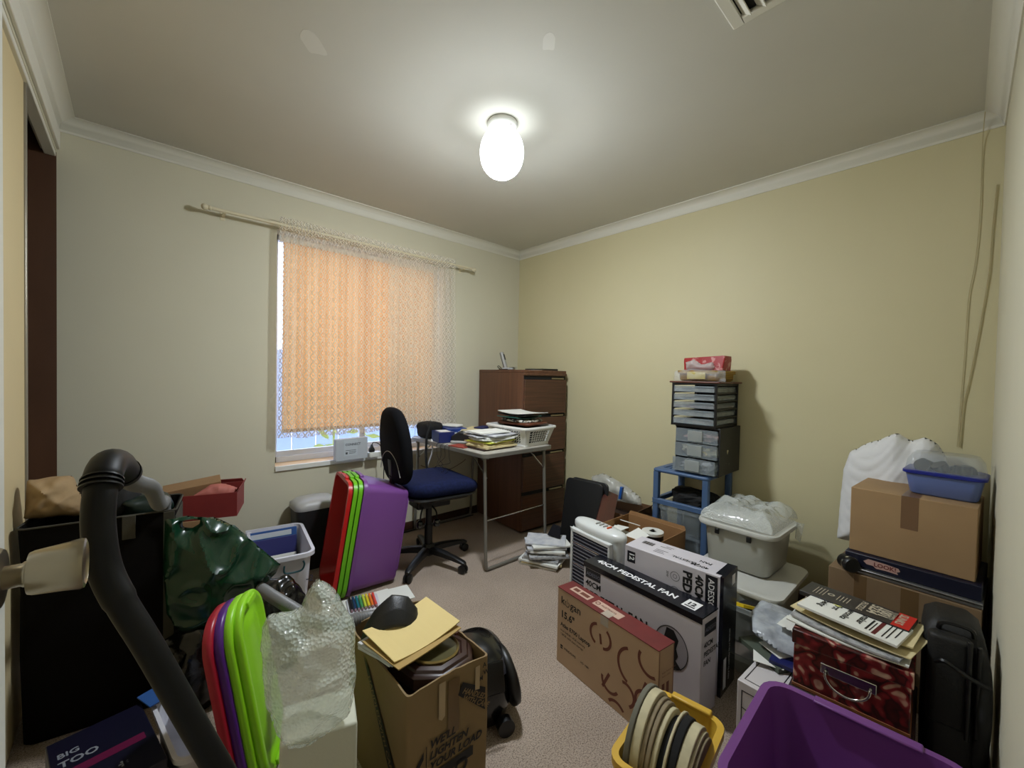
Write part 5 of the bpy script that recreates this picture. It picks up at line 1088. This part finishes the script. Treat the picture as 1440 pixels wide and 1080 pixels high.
for nm, dims, loc, rx, c, lb, ct_ in (('white_folder', (.24, .010, .31), (-2.160, -.29, .02), -12, m_wbin, 'white plastic folder at the back of the white bin', 'folder'), ('box_file', (.235, .020, .300), (-2.150, -.32, .02), -11, m_blf2, 'azure blue document wallet in the white bin, behind the indigo one', 'folder'), ('indigo_folder', (.215, .016, .265), (-2.150, -.355, .02), -11, m_blf, 'indigo folder in front of the azure one in the white bin', 'folder'), ('printed_page', (.13, .004, .185), (-2.12, -.40, .02), -12, m_paper, 'white printed page with a small dark picture, frontmost in the white bin', 'paper')):
    o = MB().b2((-dims[0]/2, -dims[1]/2, 0), (dims[0]/2, dims[1]/2, dims[2])).obj(nm, c, bevel=.001); at(o, loc, 0, (R(rx), 0, R(-8))); tag(o, lb, ct_)
    if nm == 'printed_page': lettering('page_picture', m_ink, o, [], TR(0, -.002, 0, R(90)), [[(.01, .10), (.045, .10), (.045, .125), (.035, .128), (.03, .145), (.024, .128), (.01, .125)], R4(.015, .075, .04, .09)])
    if nm == 'box_file': lettering('clear_strip', m_greyblue, o, [], TR(0, -.010, 0, R(90)), [R4(-.11, .262, .09, .290)])

# ---- nested tubs standing on end
m_rplast = mat('red_plastic', (.74, .10, .09), .35); m_gplast = mat('lime_plastic', (.42, .72, .10), .38); m_purp2 = mat('violet_plastic', (.46, .27, .54), .38)
ra = R(171); tt = R(8.5); rv = Vector((math.cos(ra), math.sin(ra), 0)); uz = Vector((0, 0, 1))
rz_ = rv*math.cos(tt)+uz*math.sin(tt); ry_ = uz*math.cos(tt)-rv*math.sin(tt); rx_ = ry_.cross(rz_)
TW_, TD_, TH_ = .385, .635, .280
Rp = Vector((-1.975, -.705, 0))+Vector((math.cos(R(81)), math.sin(R(81)), 0))*(TW_/2)
Rp.z = .0
names = [('red_tub', m_rplast, 'red plastic tub standing on end, open side out, first of the nested tubs'), ('lime_tub', m_gplast, 'lime green tub nested against the red tub, left of two'), ('lime_tub', m_gplast, 'lime green tub nested against the violet tub, right of two'), ('violet_tub', m_purp2, 'violet plastic tub standing on end, its base towards the office chair')]
for k, (nm, mm, lb) in enumerate(names):
    # origin at the base centre; end wall rests on the carpet
    O_ = Rp - rz_*(TH_) - rv*(.027*k) + ry_*(TD_/2); O_.z = ry_.z*TD_/2 - rz_.z*TH_ + .003+.0
    t_ = thing(nm, lb, 'storage tub'); t_.matrix_world = Matrix(((rx_.x, ry_.x, rz_.x, O_.x), (rx_.y, ry_.y, rz_.y, O_.y), (rx_.z, ry_.z, rz_.z, O_.z), (0, 0, 0, 1)))
    tub_mb(TW_, TD_, TH_, .042, .05, .004, .012, .020).obj('tub', mm, t_, smooth=True)
    MB().rbox((0, TD_/2-.004, TH_-.012), (.12, .03, .022), .006).obj('handle', mm, t_, smooth=True)
    if k == 3:
        MB().rbox((0, -.0, .0), (.26, .44, .010), .03, TR(0, 0, -.002)).obj('base_ridge', mm, t_, smooth=True)
        MB().b2((-TW_/2+.035, -TD_/2+.085, .01), (-TW_/2+.030, -TD_/2+.09, .20)).obj('side_rib', mm, t_)
lettering('x', m_ink, None, [], TR(0, 0, -5)) if 0 else None

# ---- markers and papers on the floor in front
o = MB().b2((-.12, -.10, 0), (.12, .10, .045)).obj('white_carton', m_paper, bevel=.002); at(o, (-1.835, -.890, 0), R(-8)); tag(o, 'low white carton on the carpet in front of the nested tubs', 'box')
mk = thing('marker_pack', 'open pack of rainbow coloured markers on the low white carton', 'marker pack', (-1.870, -.885, .0455), R(-15))
MB().rbox((0, 0, .004), (.155, .15, .008), .006).obj('tray', m_wbin, mk, smooth=True)
cols_ = [(.06, .07, .10), (.10, .22, .36), (.12, .42, .48), (.30, .60, .35), (.75, .80, .25), (.88, .78, .20), (.90, .48, .18), (.85, .30, .25)]
for k, c in enumerate(cols_):
    mm = mat('marker_%d' % k, c, .35); y = -.0; x = -.062+k*.0165
    mr = MB().tube([(x, -.055, .016), (x, .065, .016)], .0068, 10).obj('marker', mm, mk, smooth=True)
    MB().tube([(x, -.068, .016), (x, -.054, .016)], .0052, 10).obj('marker_end', mat('pink_grey_end', (.60, .48, .52), .4), mr, smooth=True)
o = MB().box((0, 0, .0015), (.20, .15, .003)).obj('paper_sheet', m_paper); at(o, (-1.72, -.90, .046), R(-12)); tag(o, 'white sheet hanging off the right side of the low white carton', 'paper')

# ---- green plastic carry bag and dark bags beneath
m_grn = mat('dark_green_plastic_film', (.04, .20, .125), .25, bump=.12, bscale=9, spec=.6)
gb = MB().pillow([(-.155, .253), (-.096, .256), (-.018, .236), (.048, .191), (.123, .098), (.201, .005), (.187, -.031), (.119, -.086), (.061, -.14), (.006, -.193), (-.058, -.191), (-.115, -.155), (-.150, -.081), (-.160, .072)], .075, 64, frame((-2.5, -1.06, .45), (.995, -.105, 0), (0, 0, 1)), hole=[(-.110, .235), (-.080, .240), (-.058, .236), (-.060, .222), (-.080, .208), (-.102, .214)], nz=.22, nf=9, seed=2.2, pw=.55)
for k, v in enumerate(gb.v):
    n1 = 1-abs(noise.noise(Vector((v.x*11+3, v.z*9, 4)))); gb.v[k] = v+Vector((0, -.022*(n1**4), 0))
tag(gb.obj('green_plastic_bag', m_grn, smooth=True), 'dark green plastic carry bag with a cut-out handle beside the hamper', 'plastic bag')
m_bin = mat('black_bin_liner', (.03, .03, .032), .2, bump=.8, bscale=28, spec=.6)
o = MB().blob((0, 0, 0), (.30, .20, .34), 40, 26, e=.75, nz=.22, nf=9, seed=3).crumple(.012, 22).obj('black_plastic_bag', m_bin, smooth=True); at(o, (-2.50, -1.04, .165)); tag(o, 'full black plastic bag on the carpet under the green carry bag', 'plastic bag')
gb2 = MB().blob((0, 0, 0), (.21, .20, .34), 40, 30, e=.8, nz=.22, nf=9, seed=8).crumple(.014, 26).obj('black_plastic_bag', m_bin, smooth=True); at(gb2, (-2.295, -.99, .165)); tag(gb2, 'shiny black bin liner between the green bag and the white bin', 'plastic bag')

# ---- plastic lids leaning on edge
def lid(off, c, lb, dz=0, dy=0):
    t_ = thing('plastic_lid', lb, 'lid'); dvec = Vector((.436, .90, 0)).normalized(); lean = Vector((-.13, .12, 1)).normalized(); M0 = frame((0, 0, 0), dvec, lean)
    nrm = Vector((M0[0][2], M0[1][2], M0[2][2])); O_ = Vector((-2.443, -1.475, .275+dz))-nrm*off-dvec*off*.8
    M0.translation = O_; t_.matrix_world = M0
    W_, H_ = .215, .54
    def L(i, z, rr=.09): return [(x, y, z) for x, y in rrect(W_/2-i, H_/2-i, max(rr-i, .01), 8)]
    MB().loft([L(.012, -.012), L(.002, -.012), L(0, -.004), L(0, .004), L(.006, .010), L(.020, .010), L(.030, .000), L(.055, -.002), L(.065, .004), L(.10, .004)]).obj('lid_plate', c, t_, smooth=True)
    for s in (-1, 1): MB().rbox((0, s*(H_/2-.018), .012), (.07, .020, .010), .005).obj('clip', c, t_, smooth=True)
    return t_
m_redl = mat('crimson_lid', (.60, .07, .16), .35); m_purl = mat('purple_lid', (.30, .10, .45), .35); m_liml = mat('bright_lime_lid', (.55, .80, .12), .38)
lid(0, m_liml, 'lime green tub lid on edge, nearest the bubble wrap')
lid(.019, m_liml, 'lime green tub lid on edge, next to the purple lid', dz=.0)
lid(.038, m_purl, 'purple tub lid on edge between the lime and crimson lids')
lid(.057, m_redl, 'crimson tub lid on edge, furthest from the bubble wrap')

# ---- foam block and bubble wrap bag
fo = MB().b2((-.085, -.065, 0), (.085, .065, .36)).obj('foam_block', mat('white_polystyrene', (.80, .80, .73), .8, bump=.1, bscale=150), bevel=.006, M=None); at(fo, (-2.385, -1.835, 0), R(-17)); tag(fo, 'white foam block standing under the bubble wrap beside the cardboard box', 'foam block')
m_bub2 = mat('bubble_wrap_bag', (.90, .94, .90), .09, alpha=.46, bump=1.0, bscale=125, btype='voronoi', spec=.9, coat=.6)
bb = MB().pillow([(.003, .248), (-.011, .237), (-.024, .219), (-.033, .19), (-.056, .182), (-.089, .187), (-.11, .182), (-.121, .158), (-.121, .116), (-.115, .056), (-.102, -.015), (-.08, -.073), (-.059, -.103), (-.012, -.115), (.035, -.097), (.075, -.074), (.088, -.033), (.094, .011), (.09, .067), (.093, .106), (.086, .141), (.056, .193), (.031, .228)], .085, 60, frame((-2.405, -1.868, .455), (.956, -.292, 0), (.10, .30, .95)), nz=.30, nf=13, seed=5, pw=.45).crumple(.005, 22, 3)
tag(bb.obj('bubble_wrap_bag', m_bub2, smooth=True), 'crumpled bubble wrap bag slumped over the white foam block', 'bubble wrap')

# ---- removal carton in the foreground
m_mov = mat('removal_carton', (.52, .43, .29), .75, c2=(.48, .395, .26), nscale=4, bump=.05, bscale=60)
mv = thing('removal_box', 'open brown removal carton with black lettering, full of frames and folders', 'cardboard box', (-2.080, -1.776, 0), R(-1.5))
W_, D_, H_, th = .262, .415, .392, .005
def ml(i, z, wob=0): return [(x, y, z+wob*(.010*math.cos(x*11)*(-1 if y < 0 else .4)+.006*math.sin(y*13))) for x, y in rrect(W_/2-i, D_/2-i, .012, 3)]
def dens(lp):
    out = []
    for a, b in zip(lp, lp[1:]+lp[:1]):
        a = Vector(a); b = Vector(b); n_ = max(1, int((b-a).length/.02))
        for k in range(n_): out.append(a+(b-a)*k/n_)
    return out
base = dens([(x, y, 0) for x, y in rrect(W_/2, D_/2, .012, 3)]); inner = dens([(x, y, 0) for x, y in rrect(W_/2, D_/2, .012, 3)])
def topz(p): return H_+.010*math.cos(p.x*12)-.006*math.sin(p.y*9)+.003*noise.noise(p*60)
def sc(p, i): return Vector((p.x*(W_/2-i)/(W_/2), p.y*(D_/2-i)/(D_/2), 0))
MB().loft([[Vector((p.x, p.y, 0)) for p in base], [Vector((p.x*1.015, p.y*1.01, .2)) for p in base], [Vector((p.x, p.y, topz(p))) for p in base], [sc(p, th)+Vector((0, 0, topz(p))) for p in base], [sc(p, th)+Vector((0, 0, .12)) for p in base]]).obj('carton', m_mov, mv, smooth=True)
Ff = TR(-W_/2, -D_/2-.0045, 0, R(90)); Fs = frame((-W_/2-.0042, D_/2, 0), (0, -1, 0), (0, 0, 1))
lettering('slogan_print', m_ink, mv, [("WE'LL", .062, .232, .030, 1.6, .25), ('LIGHTEN', .062, .202, .030, 1.6, .25), ('YOUR LOAD', .062, .172, .030, 1.6, .25)], Ff, [R4(.052, .02, .0545, .245), R4(.060, .135, .205, .163), R4(.012, .05, .018, .20), [(.018, .20), (.045, .235), (.045, .215), (.026, .19)], R4(.018, .10, .045, .106)] + ringpoly(.165, .128, .022, .009, 24), h=.0010)
lettering('handling_band', m_ink, mv, [], Ff, [[(.150, .335), (.165, .365), (.246, .312), (.246, .245)]], h=.0010)
lettering('handling_text', mat('kraft_print', (.50, .41, .28), .7), mv, [('HANDLED', .163, .335, .021, 1.2, .2, -.62), ('WITH CARE', .162, .314, .021, 1.2, .2, -.62)], Ff, h=.0016)
lettering('corner_print', m_ink, mv, [('A', .235, .375, .018, 1.6), ('S', .215, .362, .018, 1.6), ('W', .238, .352, .018, 1.6), ('M', .222, .340, .018, 1.6)], Ff, h=.0014)
lettering('handling_band', m_ink, mv, [], Fs, [[(.13, .365), (.17, .345), (.37, .16), (.37, .085)]], h=.0010)
lettering('handling_text', mat('kraft_print', (.5, .41, .28)), mv, [('HANDLED', .168, .318, .026, 1.2, .2, -.78), ('WITH CARE', .25, .235, .024, 1.2, .2, -.80)], Fs, h=.0016)
for tp in ([(.088, .396), (.108, .396), (.108, .300), (.098, .292), (.088, .300)], [(.208, .388), (.224, .388), (.224, .318), (.208, .322)]): lettering('masking_tape', mat('buff_tape', (.66, .58, .46), .5), mv, [], Ff, [tp], h=.0020)
lettering('brown_tape', mat('brown_tape3', (.40, .31, .19), .3), mv, [], Ff, [R4(.118, .235, .155, .388)], h=.0006)
lettering('inside_print', m_ink, mv, [('STUD', .10, .345, .030, 1.0), ('FRAGILE', .02, .37, .018, .8)], TR(W_/2-th-.001, -.02, .0, R(90), 0, R(-90)) @ TR(-.16, 0, 0), ringpoly(.135, .355, .045, .002, 4, sx=1.0))
fill = MB().b2((-W_/2+.012, -D_/2+.012, .02), (W_/2-.012, D_/2-.012, .335)).obj('packed_papers', m_p5); at(fill, (-2.080, -1.776, 0), R(-1.5)); tag(fill, 'dark packed books filling the removal carton beneath the plaque', 'books')
# octagonal wooden plaque with brass ring
pq = thing('wall_plaque', 'dark wooden octagonal plaque with brass ringed glass in the removal carton', 'plaque', (-2.066, -1.845, .352), 0, rot=(R(-2), R(2), R(8)))
def octo(s): return [(s[0]*math.copysign(a, x), s[1]*math.copysign(b, y)) for x, y, a, b in ((1, 1, 1, .5), (1, 1, .5, 1), (-1, 1, .5, 1), (-1, 1, 1, .5), (-1, -1, 1, .5), (-1, -1, .5, 1), (1, -1, .5, 1), (1, -1, 1, .5))]
MB().loft([[(x, y, z) for x, y in octo((.112-i, .122-i))] for i, z in ((.0, .0), (.0, .030), (.006, .036), (.012, .037), (.016, .044), (.030, .047), (.034, .042), (.05, .040))]).obj('frame', mat('dark_walnut_frame', (.17, .095, .075), .35, c2=(.21, .12, .095), nscale=6), pq, bevel=.001)
MB().loft([[(.078*s*math.cos(a), .088*s*math.sin(a), z) for a in [2*PI*k/40 for k in range(40)]] for s, z in ((1.0, .040), (1.02, .048), (.97, .052), (.92, .046))], False, False).obj('brass_ring', mat('aged_brass', (.62, .54, .34), .3, metal=.8), pq, smooth=True)
MB().loft([[(.073*math.cos(a), .083*math.sin(a), z) for a in [2*PI*k/40 for k in range(40)]] for z in (.041, .045)]).obj('glass', mat('dusty_glass_olive', (.34, .32, .22), .15), pq, smooth=True)
# second frame edge at the right
o = MB().b2((-.006, -.12, 0), (.006, .12, .20)).obj('picture_frame', m_brn, bevel=.002); at(o, (-1.964, -1.72, .20), R(-1.5)); tag(o, 'brown picture frame standing along the right side of the removal carton', 'picture frame')
# paper pile, folders
zt, _ = pile('paper', -2.135, -1.765, .405, 3, .20, .17, 'one of the white papers under the manila folder in the removal carton', [m_paper, m_p2], 'papers under the manila folder', rz=.25, seed=31, th=(.005, .008), jit=.006, jr=.08)
m_man = mat('manila_card', (.86, .77, .52), .7, c2=(.84, .75, .50), nscale=3)
m_man2 = mat('ochre_card', (.66, .54, .30), .7)
MB()
f1 = sheetpad('manila_folder', m_man2, (.235, .175), .003, (-2.105, -1.805, zt+.001), .14, 'darker ochre folder just under the manila folder on the removal carton', 'folder', .004)
f2 = sheetpad('manila_folder', m_man, (.235, .175), .003, (-2.098, -1.785, zt+.009), .05, 'pale manila folder on top of the removal carton', 'folder', .012)
f2.rotation_euler = (R(4), R(-3), .10); f1.rotation_euler = (R(1), R(-1), .16)
# black curved case like a cap peak
vs_ = MB().pillow([(-.096, -.073), (-.084, -.024), (-.054, .016), (-.003, .050), (.050, .044), (.079, .012), (.083, -.027), (.056, -.047), (-.004, -.050), (-.046, -.053), (-.080, -.075)], .011, 40, TR(0, 0, 0), nz=.05)
for k, v in enumerate(vs_.v): vs_.v[k] = Vector((v.x, v.y, v.z+.05*(1-(v.x/.095)**2)-.03))
vs_ = vs_.obj('black_pouch', mat('black_grained_leather', (.055, .055, .058), .45, bump=.15, bscale=200), smooth=True)
vs_.matrix_world = frame((-2.125, -1.705, .462), (.883, -.469, 0), (.36*.95, .676*.95, .60)); tag(vs_, 'black curved leather pouch lying on the manila folder', 'pouch')

# ---- canister vacuum cleaner, standing behind the carton
vc = thing('vacuum_cleaner', 'black canister vacuum cleaner with grey hose and curved wand', 'vacuum cleaner', (-1.800, -1.745, 0), R(-20))
m_vac = mat('glossy_black_vacuum', (.035, .036, .040), .22, coat=.3)
def vloop(z, sx, sy, cy): return [(sx*math.copysign(abs(math.cos(a))**.8, math.cos(a)), cy+sy*math.copysign(abs(math.sin(a))**.8, math.sin(a)), z) for a in [2*PI*k/32 for k in range(32)]]
MB().loft([vloop(.012, .07, .08, 0), vloop(.02, .095, .11, 0), vloop(.08, .11, .125, 0), vloop(.16, .11, .125, .0), vloop(.20, .10, .115, .01), vloop(.235, .08, .095, .02), vloop(.252, .05, .06, .03), vloop(.258, .015, .02, .03)]).obj('canister_body', m_vac, vc, smooth=True)
MB().loft([vloop(.185, .107, .123, .006), vloop(.205, .1025, .118, .010), vloop(.222, .091, .106, .016)], False, False).obj('grey_band', mat('slate_grey_plastic', (.22, .22, .25), .35), vc, smooth=True)
for s in (1,):
    wl2 = MB().lathe([(.001, -.02), (.085, -.02), (.10, -.012), (.103, 0), (.10, .012), (.085, .02), (.06, .022), (.055, .016), (.001, .014)], 36, TR(s*.098, -.03, .130, 0, R(78), 0)).obj('wheel', m_black, vc, smooth=True)
MB().lathe([(.001, 0), (.03, 0), (.03, .03), (.001, .03)], 20, TR(.055, -.12, .03, R(90))).obj('front_castor', m_black, vc, smooth=True)
bg = frame((-.030, -.1285, .185), (1, 0, 0), (0, .25, 1))
lettering('badge', m_winx, vc, [('BLACK+', .006, .016, .012, .6), ('DECKER', .006, .004, .012, .6)], bg, [R4(0, 0, .056, .0015), R4(0, .0295, .056, .031), R4(0, 0, .0015, .031), R4(.0545, 0, .056, .031)], h=.002)
MB().rbox((0, 0, 0), (.10, .006, .10), .01, TR(0, -.125, .20, R(-14))).obj('badge_plate', m_black, vc, smooth=True)
inv = vc.matrix_basis.inverted() if 0 else (Matrix.Translation((-1.800, -1.745, 0)) @ Matrix.Rotation(R(-20), 4, 'Z')).inverted()
m_hose = mat('grey_hose', (.42, .42, .42), .45); m_wand = mat('black_wand', (.025, .025, .028), .5, spec=.3)
hp_ = smoothpath([(-2.748, -1.80, 1.020), (-2.735, -1.68, .975), (-2.70, -1.47, .91), (-2.675, -1.22, .80), (-2.655, -1.02, .76), (-2.65, -.90, .70), (-2.65, -.85, .58)], 22)
# resample evenly, ribbed
ds = [0]
for a, b in zip(hp_, hp_[1:]): ds.append(ds[-1]+(b-a).length)
nR = int(ds[-1]/.0052); pts = []; j = 0
for k in range(nR+1):
    d = ds[-1]*k/nR
    while j < len(ds)-2 and ds[j+1] < d: j += 1
    pts.append(hp_[j].lerp(hp_[j+1], (d-ds[j])/max(ds[j+1]-ds[j], 1e-9)))
MB().tube(pts, [.0195 if k % 2 else .0162 for k in range(len(pts))], 14).obj('hose', m_hose, vc, smooth=True, M=inv)
wp = smoothpath([(-2.748, -1.80, 1.020), (-2.758, -1.87, 1.052), (-2.768, -1.935, 1.060), (-2.774, -1.975, 1.030), (-2.776, -1.99, .975), (-2.768, -2.00, .907), (-2.748, -2.018, .851), (-2.714, -2.036, .771), (-2.648, -2.068, .602), (-2.57, -2.105, .41), (-2.49, -2.145, .22), (-2.41, -2.185, .03)], 8)
MB().tube(wp, [.0250 if i < 22 else (.0212 if i < 48 else .0195) for i in range(len(wp))], 20).obj('wand', m_wand, vc, smooth=True, M=inv)
cf = MB()
for k in range(3):
    a = wp[21+k]; b = wp[22+k]; m0 = a.lerp(b, .3); m1 = a.lerp(b, .7); cf.tube([m0, m1], .0272, 20)
cf.obj('ribbed_cuff', m_black, vc, smooth=True, M=inv)
hp2 = smoothpath([(-2.42, -.98, .36), (-2.381, -1.094, .389), (-2.359, -1.249, .407), (-2.334, -1.38, .415), (-2.299, -1.493, .410), (-2.24, -1.56, .405), (-2.15, -1.545, .385), (-2.02, -1.50, .32), (-1.91, -1.53, .24), (-1.85, -1.62, .16)], 22)
ds = [0]
for a, b in zip(hp2, hp2[1:]): ds.append(ds[-1]+(b-a).length)
nR = int(ds[-1]/.0052); pts = []; j = 0
for k in range(nR+1):
    d = ds[-1]*k/nR
    while j < len(ds)-2 and ds[j+1] < d: j += 1
    pts.append(hp2[j].lerp(hp2[j+1], (d-ds[j])/max(ds[j+1]-ds[j], 1e-9)))
MB().tube(pts, [.0218 if k % 2 else .0182 for k in range(len(pts))], 14).obj('hose', m_hose, vc, smooth=True, M=inv)
mv_sock = MB().tube([wp[0], wp[2]], .0272, 20).obj('hose_socket', m_wand, vc, smooth=True, M=inv)

# ---- dark carton and tray at the lower left
t_, Ff, Fe, Ft = cartonbox('software_box', -2.79, -1.36, 100, .30, .20, .175, mat('dark_navy_magenta_print', (.055, .06, .13), .35, c2=(.07, .06, .15), nscale=4), 'dark navy boxed pack with white lettering low in the left corner by the hamper')
lettering('cover_lettering', mat('dim_label', (.48, .50, .54), .6), t_, [('BIG', .215, .185, .028, 1.2, 0, -PI/2), ('TOO', .175, .185, .034, 1.4, 0, -PI/2)], frame((.15, -.10, .175), (0, 1, 0), (-1, 0, 0)) if 0 else Ft)
lettering('small_emblem', mat('dim_label', (.48, .50, .54)), t_, [('*', .06, .05, .05, 1, 0, 0)], Ft)
lettering('magenta_band', mat('deep_magenta', (.36, .06, .22), .4), t_, [], Ft, [R4(.125, .02, .155, .19)])
wt_ = thing('white_tray', 'thin white plastic tray edge beside the navy pack at the lower left', 'tray', (-2.625, -1.34, 0), R(8))
tub_mb(.10, .34, .16, .015, .03, .003, .008, .014).obj('tray', m_wbin, wt_, smooth=True)
o = MB().b2((-.035, -.002, 0), (.035, .002, .07)).obj('blue_folder', m_blf2); at(o, (-2.665, -1.235, .182), 0, (R(-84), 0, R(25))); o.name = 'document_folder'; tag(o, 'azure folder corner lying on the navy pack beside the hamper', 'folder')
